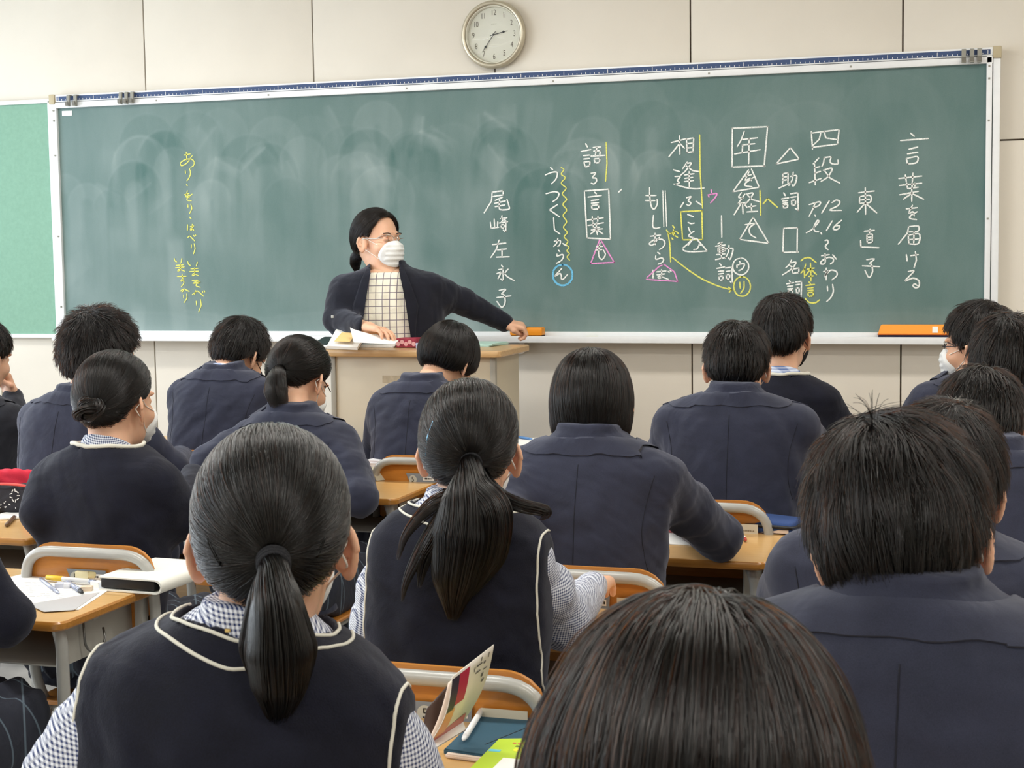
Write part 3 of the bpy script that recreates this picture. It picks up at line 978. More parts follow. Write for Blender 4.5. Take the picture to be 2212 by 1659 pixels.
def cloth(name, c, sheen=0.25, weave=900.0, bump=0.25, mott=0.12, rough=0.85):
    k = NT(name)
    tc = k.n('ShaderNodeTexCoord')
    n1 = k.n('ShaderNodeTexNoise', i_Scale=weave, i_Detail=2.0)
    n2 = k.n('ShaderNodeTexNoise', i_Scale=18.0, i_Detail=5.0)
    for n in (n1, n2):
        k.l(tc.outputs['Object'], n.inputs['Vector'])
    ad = k.n('ShaderNodeMath', operation='ADD')
    k.l(n1.outputs[0], ad.inputs[0])
    k.l(n2.outputs[0], ad.inputs[1])
    mr = k.n('ShaderNodeMapRange')
    mr.inputs[1].default_value = 0.7
    mr.inputs[2].default_value = 1.3
    mr.inputs[3].default_value = 1 - mott * 2
    mr.inputs[4].default_value = 1 + mott * 2
    k.l(ad.outputs[0], mr.inputs[0])
    vm = k.n('ShaderNodeVectorMath', operation='SCALE')
    vm.inputs[0].default_value = c[:3]
    k.l(mr.outputs[0], vm.inputs['Scale'])
    k.l(vm.outputs[0], k.b.inputs['Base Color'])
    n3 = k.n('ShaderNodeTexNoise', i_Scale=9.0, i_Detail=3.0, i_Distortion=0.8)
    k.l(tc.outputs['Object'], n3.inputs['Vector'])
    b1 = k.n('ShaderNodeBump', i_Strength=bump, i_Distance=0.001)
    b2 = k.n('ShaderNodeBump', i_Strength=0.35, i_Distance=0.02)
    k.l(n1.outputs[0], b1.inputs['Height'])
    k.l(n3.outputs[0], b2.inputs['Height'])
    k.l(b2.outputs[0], b1.inputs['Normal'])
    k.l(b1.outputs[0], k.b.inputs['Normal'])
    k.b.inputs['Roughness'].default_value = rough
    k.b.inputs['Specular IOR Level'].default_value = 0.25
    k.b.inputs['Sheen Weight'].default_value = sheen
    k.b.inputs['Sheen Roughness'].default_value = 0.5
    k.b.inputs['Sheen Tint'].default_value = (0.75, 0.78, 0.92, 1)
    return k.m


M_blazer = cloth('blazer_navy_wool', rgb(43, 46, 63))
M_knit = cloth('knit_navy', rgb(14, 16, 31), sheen=.12, weave=500, bump=0.5, mott=0.18)
M_cardi = cloth('cardigan_dark_navy', rgb(19, 21, 33), weave=600, bump=0.3)
M_black_jkt = cloth('jacket_black', rgb(30, 31, 38))
M_trouser = cloth('trousers_grey', rgb(44, 46, 58))
M_trim = mat('knit_trim_white', rgb(228, 226, 214), 0.9, bump=0.6, bscale=900)
M_mask = mat('mask_white', rgb(236, 238, 238), 0.85, noise=0.02, nscale=60, bump=0.2, bscale=400)
M_maskblack = mat('mask_black', rgb(22, 22, 26), 0.9)
M_strap = mat('mask_strap', rgb(240, 236, 228), 0.7)
M_tie = mat('hair_elastic', rgb(16, 17, 24), 0.9, bump=0.8, bscale=500)
M_pin = mat('hairpin_black', rgb(12, 12, 14), 0.25, metal=0.6)
M_pinblue = mat('hairclip_blue', rgb(110, 160, 190), 0.25, metal=0.5)
M_gold = mat('collar_pin_gold', rgb(230, 200, 130), 0.25, metal=0.8)
M_specs = mat('glasses_frame_dark', rgb(28, 28, 36), 0.3)
M_specsclear = mat('glasses_frame_silver', rgb(190, 190, 186), 0.25, metal=0.7)
M_lens = mat('glasses_lens', (0.97, 0.98, 1, 1), 0.02, trans=1.0)
M_lens.node_tree.nodes['Principled BSDF'].inputs['IOR'].default_value = 1.02
M_shoe = mat('shoe_black', rgb(26, 24, 24), 0.35)
M_sock = mat('sock_navy', rgb(24, 26, 44), 0.9)


def check(name, base, line, period, thick, soft=0.15, vec=((1, 0, 0), (0, 0, 1)), gingham=True):
    k = NT(name)
    tc = k.n('ShaderNodeTexCoord')
    outs = []
    for v in vec:
        dt = k.n('ShaderNodeVectorMath', operation='DOT_PRODUCT')
        dt.inputs[1].default_value = tuple(c * 2 * math.pi / period for c in v)
        k.l(tc.outputs['Object'], dt.inputs[0])
        si = k.n('ShaderNodeMath', operation='SINE')
        k.l(dt.outputs['Value'], si.inputs[0])
        mr = k.n('ShaderNodeMapRange')
        mr.inputs[1].default_value = thick - soft
        mr.inputs[2].default_value = thick + soft
        k.l(si.outputs[0], mr.inputs[0])
        outs.append(mr.outputs[0])
    if gingham:
        ad = k.n('ShaderNodeMath', operation='ADD')
        k.l(outs[0], ad.inputs[0])
        k.l(outs[1], ad.inputs[1])
        hf = k.n('ShaderNodeMath', operation='MULTIPLY')
        k.l(ad.outputs[0], hf.inputs[0])
        hf.inputs[1].default_value = 0.5
        fac = hf.outputs[0]
    else:
        mx = k.n('ShaderNodeMath', operation='MAXIMUM')
        k.l(outs[0], mx.inputs[0])
        k.l(outs[1], mx.inputs[1])
        fac = mx.outputs[0]
    mix = k.n('ShaderNodeMix', data_type='RGBA')
    mix.inputs[6].default_value = base
    mix.inputs[7].default_value = line
    k.l(fac, mix.inputs[0])
    k.l(mix.outputs[2], k.b.inputs['Base Color'])
    n3 = k.n('ShaderNodeTexNoise', i_Scale=14.0, i_Detail=4.0, i_Distortion=0.8)
    k.l(tc.outputs['Object'], n3.inputs['Vector'])
    b2 = k.n('ShaderNodeBump', i_Strength=0.4, i_Distance=0.02)
    k.l(n3.outputs[0], b2.inputs['Height'])
    k.l(b2.outputs[0], k.b.inputs['Normal'])
    k.b.inputs['Roughness'].default_value = 0.8
    return k.m


M_shirt = check('shirt_blue_gingham', rgb(232, 236, 246), rgb(40, 56, 104), 0.0046, 0.1, 0.3, ((0.75, 0.66, 0.0), (0.15, -0.2, 0.97)))
M_shirtfar = check('shirt_blue_stripe', rgb(220, 228, 246), rgb(96, 120, 176), 0.009, 0.2, 0.3, ((0.1, 0.1, 0.1), (0.0, 0.0, 1.0)))
M_skirt = check('skirt_tartan', rgb(38, 42, 56), rgb(96, 112, 126), 0.075, 0.985, 0.01, ((0.8, 0.6, 0.0), (-0.5, 0.8, 0.3)), gingham=False)
M_blouse = check('blouse_cream_windowpane', rgb(238, 234, 218), rgb(112, 102, 116), 0.0285, 0.945, 0.03, ((1.0, 0.1, 0.0), (0, 0, 1)), gingham=False)


def hair_mat(name, melanin, rough, mv=.03):
    k = NT(name)
    k.t.nodes.remove(k.b)
    h = k.t.nodes.new('ShaderNodeBsdfHairPrincipled')
    h.parametrization = 'MELANIN'
    h.inputs['Melanin'].default_value = melanin
    h.inputs['Melanin Redness'].default_value = 0.05 if melanin > .98 else 0.2
    h.inputs['Roughness'].default_value = rough
    an = k.n('ShaderNodeAttribute', attribute_name='lock')
    m1 = k.n('ShaderNodeMapRange', i_3=melanin - mv, i_4=min(melanin + mv * .5, 1.0))
    k.l(an.outputs['Fac'], m1.inputs[0])
    k.l(m1.outputs[0], h.inputs['Melanin'])
    m2 = k.n('ShaderNodeMapRange', i_3=rough * .62, i_4=rough * 1.3)
    k.l(an.outputs['Fac'], m2.inputs[0])
    k.l(m2.outputs[0], h.inputs['Roughness'])
    h.inputs['IOR'].default_value = 1.52
    h.inputs['Radial Roughness'].default_value = 0.38
    h.inputs['Random Roughness'].default_value = 0.2
    h.inputs['Random Color'].default_value = 0.15
    k.l(h.outputs[0], k.out.inputs[0])
    return k.m


M_hair = hair_mat('hair_black_strands', 0.992, 0.21, .01)
M_hairb = hair_mat('hair_dark_brown_strands', 0.975, 0.22, .018)
M_hairbase = mat('hair_black_base', rgb(20, 18, 19), 0.55, bump=0.5, bscale=240, spec=0.3)
M_hairbaseb = mat('hair_brown_base', rgb(30, 22, 19), 0.55, bump=0.5, bscale=240, spec=0.3)

CR_C, CR_R = np.array([0, -.012, .045]), np.array([.072, .092, .080])
OC_C, OC_R = np.array([0, -.048, .004]), np.array([.060, .055, .058])


def ear(P, s):
    a = math.radians(48)
    e1 = np.array([s * math.sin(a), -math.cos(a), 0.0])
    e3 = np.array([0, -0.18, 0.984])
    e3 -= e1 * (e1 @ e3)
    e3 /= np.linalg.norm(e3)
    n = np.cross(e1, e3)
    c = np.array([s * .0725, .003, -.006]) + e1 * .013
    q = (P - c).astype(np.float32)
    u, v, h = q @ e1, q @ e3, q @ n
    ru = np.where(v > 0, .0200, .0175 + v * .12)
    k = np.sqrt((u / ru) ** 2 + (v / .032) ** 2) + 1e-6
    disc = np.maximum((k - 1) * .016, np.abs(h) - .0022)
    ring = np.sqrt(((k - .86) * .019) ** 2 + h ** 2) - .0042
    root = cap(P, c - e1 * .016 + e3 * .012, c - e1 * .012 - e3 * .015, .010, .008)
    return smin(smin(disc, ring, .003), root, .006)


def head_fn(nb, eyes=False):
    def f(P):
        d = ell(P, CR_C, CR_R)
        d = smin(d, ell(P, OC_C, OC_R), .03)
        d = smin(d, ell(P, (0, .032, -.018), (.060, .058, .082)), .03)
        d = smin(d, ell(P, (0, .040, -.072), (.044, .044, .036)), .025)
        d = smin(d, ell(P, (0, .070, -.094), (.020, .018, .015)), .02)
        for s in (-1, 1):
            d = smin(d, ell(P, (s * .036, .062, -.026), (.028, .026, .026)), .02)
            d = smin(d, ell(P, (s * .028, .082, .030), (.024, .010, .007)), .015)
        d = smin(d, cap(P, (0, .086, .012), (0, .105, -.026), .006, .0095), .010)
        for s in (-1, 1):
            d = smin(d, ell(P, (s * .011, .096, -.032), (.008, .010, .007)), .006)
        d = smin(d, ell(P, (0, .091, -.056), (.023, .009, .0055)), .007)
        d = smin(d, ell(P, (0, .089, -.065), (.020, .009, .006)), .006)
        for s in (-1, 1):
            d = smax(d, -ell(P, (s * .031, .098, .010), (.017, .012, .011)), .012)
            d = smin(d, ell(P, (s * .031, .0775, .010), (.0135, .012, .0125)), .002)
        d = smin(d, cap(P, (0, -.022, -.045), nb, .052, .056), .03)
        for s in (-1, 1):
            d = smin(d, ear(P, s), .004)
        return d
    return f


def hairbase_fn(t, top=0.0, style='short', seed=0):
    cr = CR_R + t
    cr[2] += top

    def f(P):
        d = ell(P, CR_C, cr)
        d = smin(d, ell(P, OC_C, OC_R + t * np.array([.75, .7, .6])), .035)
        if style == 'bob':
            d = smin(d, ell(P, (0, -.014, -.005), (.088, .088, .092)), .03)
            d = smin(d, ell(P, (0, -.02, -.045), (.080, .080, .055)), .03)
        elif style == 'bowl':
            d = smin(d, ell(P, (0, -.012, .02), (.074 + t, .088 + t, .066)), .03)
        return d
    return f


ZL = {
    'short': ([0, 32, 56, 78, 95, 110, 128, 150, 180], [-.052, -.049, -.030, .006, .030, .000, .030, .062, .070]),
    'pony': ([0, 30, 55, 75, 95, 112, 128, 150, 180], [-.062, -.052, -.030, .004, .034, .018, .056, .094, .102]),
    'bob': ([0, 60, 100, 125, 150, 180], [-.085, -.088, -.092, -.060, .05, .055]),
    'bowl': ([0, 40, 65, 90, 115, 150, 180], [-.050, -.048, -.040, -.020, -.030, .03, .04]),
    'mop': ([0, 30, 52, 72, 90, 112, 150, 180], [-.060, -.056, -.036, .004, .020, -.01, .04, .045]),
}


def zline(P, style, seed, rag):
    a, z = ZL[style]
    ph = np.degrees(np.arctan2(np.abs(P[:, 0]), -(P[:, 1] + .005)))
    zz = np.interp(ph, a, z).astype(np.float32)
    if rag:
        x = np.arctan2(P[:, 0], -P[:, 1])
        zz = zz + rag * (np.sin(x * 23 + seed) * .5 + np.sin(x * 51 + seed * 2) * .35 + np.sin(x * 9 + seed) * .4)
    return zz


def hair_fn(base, style, seed, rag, A=.003):
    def f(P):
        d = base(P) + .0012 - folds(P, seed + 50, A * (.35 if style in ('pony', 'bob', 'bowl') else .8), .03)
        return smax(d, zline(P, style, seed, rag) - P[:, 2], .006)
    return f


def strands(base, fn_hair, V, style, n, L, rad, seed, tie=None, lift=.004, wob=.35, whorl=None, A=.0045, nlock=450):
    """grow hair over the head surface; returns pts (n,k,3) in head space"""
    r = np.random.default_rng(seed)
    K = 9
    if style == 'pony':
        K = 10
    idx = r.integers(0, len(V), n * 2)
    P0 = V[idx] + r.normal(size=(n * 2, 3)) * .003
    zc = zline(P0, style, seed, 0)
    keep = (base(P0) > -.012) & (P0[:, 2] > zc + .002)
    P0 = P0[keep][:n].astype(np.float32)
    n = len(P0)
    M = nlock
    seeds = P0[r.integers(0, n, M)]
    seeds = seeds + 0
    dm = ((P0 * np.array([1, 1, .8], np.float32)) ** 2).sum(1)[:, None] - 2 * (P0 * np.array([1, 1, .8], np.float32)) @ seeds.T + (seeds * seeds * np.array([1, 1, .8])).sum(1)[None]
    lock = dm.argmin(1)
    lockval = r.random(M)[lock]
    clump = np.stack([folds(P0, seed + i, .55, .035) for i in range(3)], 1) + (r.normal(size=(M, 3)) * .5)[lock]
    hair_h = folds(P0, seed + 9, A * .7, .022) + (r.normal(size=M) * A * .38)[lock]
    Ls = L * r.uniform(.65, 1.15, n)
    wh = np.array(whorl if whorl is not None else (.006, -.055, .125), np.float32)
    P = snap(base, P0, 0.0, 2)
    out = [P.copy()]
    off0 = r.uniform(-.001, .002, n)
    ovr = r.uniform(-.002, .012, n) if style in ('short', 'mop') else r.uniform(-.002, .006, n)
    rag_ = .006 if style in ('short', 'mop') else .001
    for k in range(1, K):
        s = k / (K - 1)
        _, g = dgrad(base, P)
        if style == 'pony':
            d = tie - P
            dist = np.linalg.norm(d, axis=1)
            d = d / (dist[:, None] + 1e-6)
            step = np.minimum(np.maximum(dist / (K - k), 0), Ls / (K - 1) * 2.2)
            up = np.clip((P[:, 2] - tie[2]) / .15, 0, 1)[:, None]
            d = d + up * np.array([0, 0, -.15])
            w_ = wob * .4 * np.clip(dist / .08, 0, 1)[:, None]
        else:
            d = P - wh
            dist = np.linalg.norm(d, axis=1)[:, None]
            d = d / (dist + .01)
            sw = np.cross(g, d) * (.55 * np.exp(-dist / .035))
            grav = {'short': .8, 'mop': 1.2, 'bob': 2.6, 'bowl': 1.7}[style]
            d = d * np.clip(dist / .05, .2, 1) + sw + np.array([0, 0, -grav]) * np.clip(dist / .06, .2, 1)
            if style in ('bob', 'bowl', 'mop'):  # sides hang, the fringe does not wrap under
                d = d + np.array([0, -.1, 0])
            step = Ls / (K - 1)
            w_ = wob
        d = d + clump * w_ + r.normal(size=(n, 3)) * .05
        d = d - g * (d * g).sum(1)[:, None]
        d /= np.linalg.norm(d, axis=1)[:, None] + 1e-6
        P = P + d * np.asarray(step)[:, None]
        o = off0 + hair_h * min(1, s * 1.6) + lift * s * s + (.0022 if style in ('pony', 'bob', 'bowl') else .001)
        if style == 'pony':
            o = o * np.clip(np.linalg.norm(tie - P, axis=1) / .03, .0, 1)
        dd, gg = dgrad(base, P)
        if style in ('bob', 'bowl', 'mop', 'short'):
            # below the equator strands fall free instead of curling under the skull
            free = np.clip((-.02 - P[:, 2]) / .03, 0, 1) * (style in ('bob',))
        else:
            free = 0.0
        P = P - (dd - o)[:, None] * gg
        low = P[:, 2] < zline(P, style, seed, rag_) - ovr
        P = np.where(low[:, None], out[-1], P)
        out.append(P.copy())
    pts = np.stack(out, 1)
    pr = np.linspace(1, .25, K)[None] * rad * r.uniform(.7, 1.3, n)[:, None]
    return pts, pr, lockval


def tail_strands(guides, n, rad, seed):
    """guides: list of (pts, radii, weight) in any space"""
    r = np.random.default_rng(seed)
    W = np.array([g[2] for g in guides], float)
    W /= W.sum()
    allp = []
    lvs = []
    for (gp, gr, _), w_ in zip(guides, W):
        m = max(int(n * w_), 4)
        gp = catmull(np.asarray(gp, float), 6)
        gr = np.interp(np.linspace(0, 1, len(gp)), np.linspace(0, 1, len(gr)), gr)
        K = 16
        tt = np.linspace(0, 1, len(gp))
        T = np.gradient(gp, axis=0)
        T /= np.linalg.norm(T, axis=1)[:, None]
        A = np.cross(T, np.array([0.3, 1, 0.1]))
        A /= np.linalg.norm(A, axis=1)[:, None]
        B = np.cross(T, A)
        cl = r.normal(size=(24, 2)) * (.5 if w_ > .3 else .8)
        ci = r.integers(0, 24, m)
        lvs.append(r.random(24)[ci])
        u = cl[ci] * .75 + r.normal(size=(m, 2)) * .28
        un = np.linalg.norm(u, axis=1)
        u = u / np.maximum(un, 1)[:, None]
        ln = r.uniform(.72, 1.0, m)
        s = np.linspace(0, 1, K)[None] * ln[:, None]
        C = np.stack([np.interp(s, tt, gp[:, i]) for i in range(3)], -1)
        AA = np.stack([np.interp(s, tt, A[:, i]) for i in range(3)], -1)
        BB = np.stack([np.interp(s, tt, B[:, i]) for i in range(3)], -1)
        R = np.interp(s, tt, gr)
        wv = .06 * np.sin(s * 9 + cl[ci][:, :1] * 9)
        allp.append(C + AA * (R * (u[:, :1] + wv))[..., None] + BB * (R * (u[:, 1:] + wv * .5))[..., None])
    lv = np.concatenate(lvs)
    P = np.concatenate(allp)
    K = P.shape[1]
    pr = np.linspace(1, .35, K)[None] * rad * r.uniform(.7, 1.3, len(P))[:, None]
    return P, pr, lv


# ---------------------------------------------------------------- hands
def hand_template(curl, spread=0.0, thumb_in=0.3):
    segs = []
    kn = [(-.029, .086), (-.0095, .090), (.010, .087), (.028, .079)]
    ln = [.068, .076, .070, .055]
    fing = []
    for i, ((x, y), l) in enumerate(zip(kn, ln)):
        p = np.array([x, y, 0.0])
        dx = (x * 2.2) * spread
        a = 0.0
        pts, rs = [np.array([x * .8, y - .03, 0.0]), p], [.009, .0092]
        for j, fr in enumerate((.46, .30, .24)):
            a += curl[j] * (1 + .12 * i)
            p = p + l * fr * np.array([dx, math.cos(a), -math.sin(a)])
            pts.append(p)
            rs.append((.0082, .0076, .0064)[j])
        fing.append((pts, rs))
    th = [np.array([-.020, .018, -.004]), np.array([-.042, .045, -.016]), np.array([-.042 + thumb_in * .02, .072, -.030]), np.array([-.036 + thumb_in * .04, .094, -.036])]

    def f(P):
        d = rbox(P, (0, .048, 0), (.037, .044, .013), .012)
        d = smin(d, ell(P, (-.022, .03, -.010), (.018, .030, .014)), .012)
        d = smin(d, cap(P, (0, -.05, 0), (0, .02, 0), .026, .024), .02)
        fs = None
        for pts, rs in fing:
            c = chain(P, pts, rs, .003)
            fs = c if fs is None else np.minimum(fs, c)
        d = smin(d, fs, .005)
        d = smin(d, chain(P, th, [.012, .0105, .0095, .0075], .004), .008)
        return d
    return nets(f, (-.075, -.08, -.11), (.06, .19, .05), .0034)


HANDS = {'rest': hand_template((.25, .35, .3), .05), 'grip': hand_template((.9, 1.0, .6), 0.0, 1.0), 'flat': hand_template((.1, .15, .1), .08)}


def hand_at(kind, wrist, fwd, up, right=True, s=.95):
    V, Q = HANDS[kind]
    fwd = np.asarray(fwd, float)
    fwd = fwd / np.linalg.norm(fwd)
    up = np.asarray(up, float)
    up = up - fwd * (up @ fwd)
    up /= np.linalg.norm(up)
    x = np.cross(fwd, up)
    L_ = V * s
    if not right:
        L_ = L_ * np.array([-1, 1, 1])
        Q = Q[:, ::-1]
    return np.asarray(wrist) + L_[:, :1] * x + L_[:, 1:2] * fwd + L_[:, 2:] * up, Q


# ---------------------------------------------------------------- torso
PZ = np.array([-.70, -.60, -.50, -.40, -.30, -.20, -.14, -.09, -.05, -.026, -.008, .008, .020, .035, .06])
PA = np.array([.180, .182, .172, .160, .164, .172, .175, .176, .172, .158, .136, .110, .086, .067, .060])
PB = np.array([.135, .135, .125, .115, .116, .118, .116, .112, .104, .096, .088, .079, .071, .062, .056])


def torso_fn(w, lean, off=0.0, seed=0, amp=.0, arms=None, rs=None, k=.035, zcut=None, bulk=1.0, slope=0.0):
    A = np.interp(PZ, PZ, PA) + (w - .20) * np.clip((.02 - PZ) / .06, 0, 1)
    A = A * bulk

    def f(P):
        x, y, z = P[:, 0], P[:, 1], P[:, 2]
        zs = z + slope * np.abs(x)
        a = np.interp(zs, PZ, A).astype(np.float32) + off
        b = np.interp(zs, PZ, PB).astype(np.float32) + off
        t = np.clip(-z, 0, 1) / .5
        yc = -lean * t ** 1.15
        kx = (np.abs(x / a) ** 2.3 + np.abs((y - yc) / b) ** 2.3) ** (1 / 2.3)
        d = (kx - 1) * np.minimum(a, b)
        d = np.maximum(d, z - .05)
        if arms:
            for pts, rr in arms:
                d = smin(d, chain(P, pts, rr, .02), k)
        if amp:
            d = d - folds(P * np.array([1, 1, .8], np.float32), seed, amp, .13) - folds(P, seed + 5, amp * .45, .05)
        if zcut is not None:
            d = smax(d, zcut - z, .01)
        return d
    return f


def raycast(fn, O, D, tmax=.4, n=60):
    """last crossing from inside to outside along each ray"""
    O = np.asarray(O, np.float32)
    D = np.asarray(D, np.float32)
    ts = np.linspace(0, tmax, n)
    vals = np.stack([fn(O + D * t) for t in ts], 1)
    ins = vals < 0
    last = np.where(ins.any(1), n - 1 - np.argmax(ins[:, ::-1], 1), 0)
    t0 = ts[last]
    t1 = ts[np.minimum(last + 1, n - 1)]
    for _ in range(12):
        tm = (t0 + t1) / 2
        v = fn(O + D * tm[:, None].astype(np.float32))
        t0 = np.where(v < 0, tm, t0)
        t1 = np.where(v < 0, t1, tm)
    return O + D * t0[:, None]


def yspine(z, lean):
    return -lean * (np.clip(-np.asarray(z), 0, 1) / .5) ** 1.15


def ring_rows(rows, n=41, span=115):
    """rows: callable phi-> (k,3) list of points; returns strip mesh"""
    ph = np.radians(np.linspace(-span, span, n))
    P = np.stack([rows(p) for p in ph])
    k = P.shape[1]
    V = P.reshape(-1, 3)
    Q = [(i * k + j, i * k + j + 1, (i + 1) * k + j + 1, (i + 1) * k + j) for i in range(n - 1) for j in range(k - 1)]
    return V, np.array(Q)


_lower = {}


def lower_body(kind):
    """seated legs in a frame with the origin on the floor under the pelvis, facing +y"""
    if kind in _lower:
        return _lower[kind]
    res = {}
    lg = [[(s * .085, 0, .53), (s * .10, .36, .50), (s * .10, .31, .10)] for s in (-1, 1)]

    def legs(P, r0, r1, r2):
        d = None
        for g in lg:
            c = chain(P, g, (r0, r1, r2), .02)
            d = c if d is None else smin(d, c, .02)
        return d
    if kind == 'standing':
        lg[:] = [[(s * .09, 0, .92), (s * .095, .01, .48), (s * .10, -.01, .10)] for s in (-1, 1)]

        def f(P):
            d = smin(legs(P, .095, .07, .055), ell(P, (0, 0, .93), (.18, .125, .14)), .05)
            return smax(d, .07 - P[:, 2], .005)
        res['trousers'] = (nets(f, (-.24, -.2, .03), (.24, .2, 1.1), .012), M_cardi)
    elif kind == 'trousers':
        def f(P):
            d = smin(legs(P, .088, .068, .052), ell(P, (0, -.02, .54), (.175, .13, .10)), .05)
            d = d - folds(P, 3, .003, .08)
            return smax(d, .09 - P[:, 2], .005)
        res['trousers'] = (nets(f, (-.24, -.2, .06), (.24, .52, .68), .012), M_trouser)
    else:
        def f(P):
            d = smin(legs(P, .095, .085, .05), ell(P, (0, -.01, .54), (.19, .15, .10)), .06)
            d = smin(d, rbox(P, (0, .20, .50), (.17, .20, .075), .06), .05)
            d = d - .006 * np.sin(P[:, 0] * 120)
            return smax(smax(d, P[:, 1] - .38, .01), .33 - P[:, 2], .01)
        res['skirt'] = (nets(f, (-.26, -.22, .3), (.26, .44, .68), .010), M_skirt)

        def f2(P):
            return smax(legs(P, .06, .058, .036), P[:, 2] - .34, .004)
        res['sock'] = (nets(f2, (-.2, .2, .04), (.2, .5, .4), .012), M_sock)

    dy = -.32 if kind == 'standing' else 0.0

    def f3(P):
        P = P - np.array([0, dy, 0], np.float32)
        d = None
        for s in (-1, 1):
            c = smin(ell(P, (s * .10, .37, .035), (.045, .12, .04)), ell(P, (s * .10, .29, .055), (.038, .05, .055)), .03)
            d = c if d is None else np.minimum(d, c)
        return smax(d, -P[:, 2] + .001, .004)
    res['shoes'] = (nets(f3, (-.17, .18 + dy, -.02), (.17, .54 + dy, .13), .011), M_shoe)
    out = {}
    for nme, ((V, Q), m) in res.items():
        me_o = mesh_np(nme, V, Q, m)
        out[nme] = me_o.data
        bpy.data.objects.remove(me_o)
    _lower[kind] = out
    return out


PEOPLE = {}


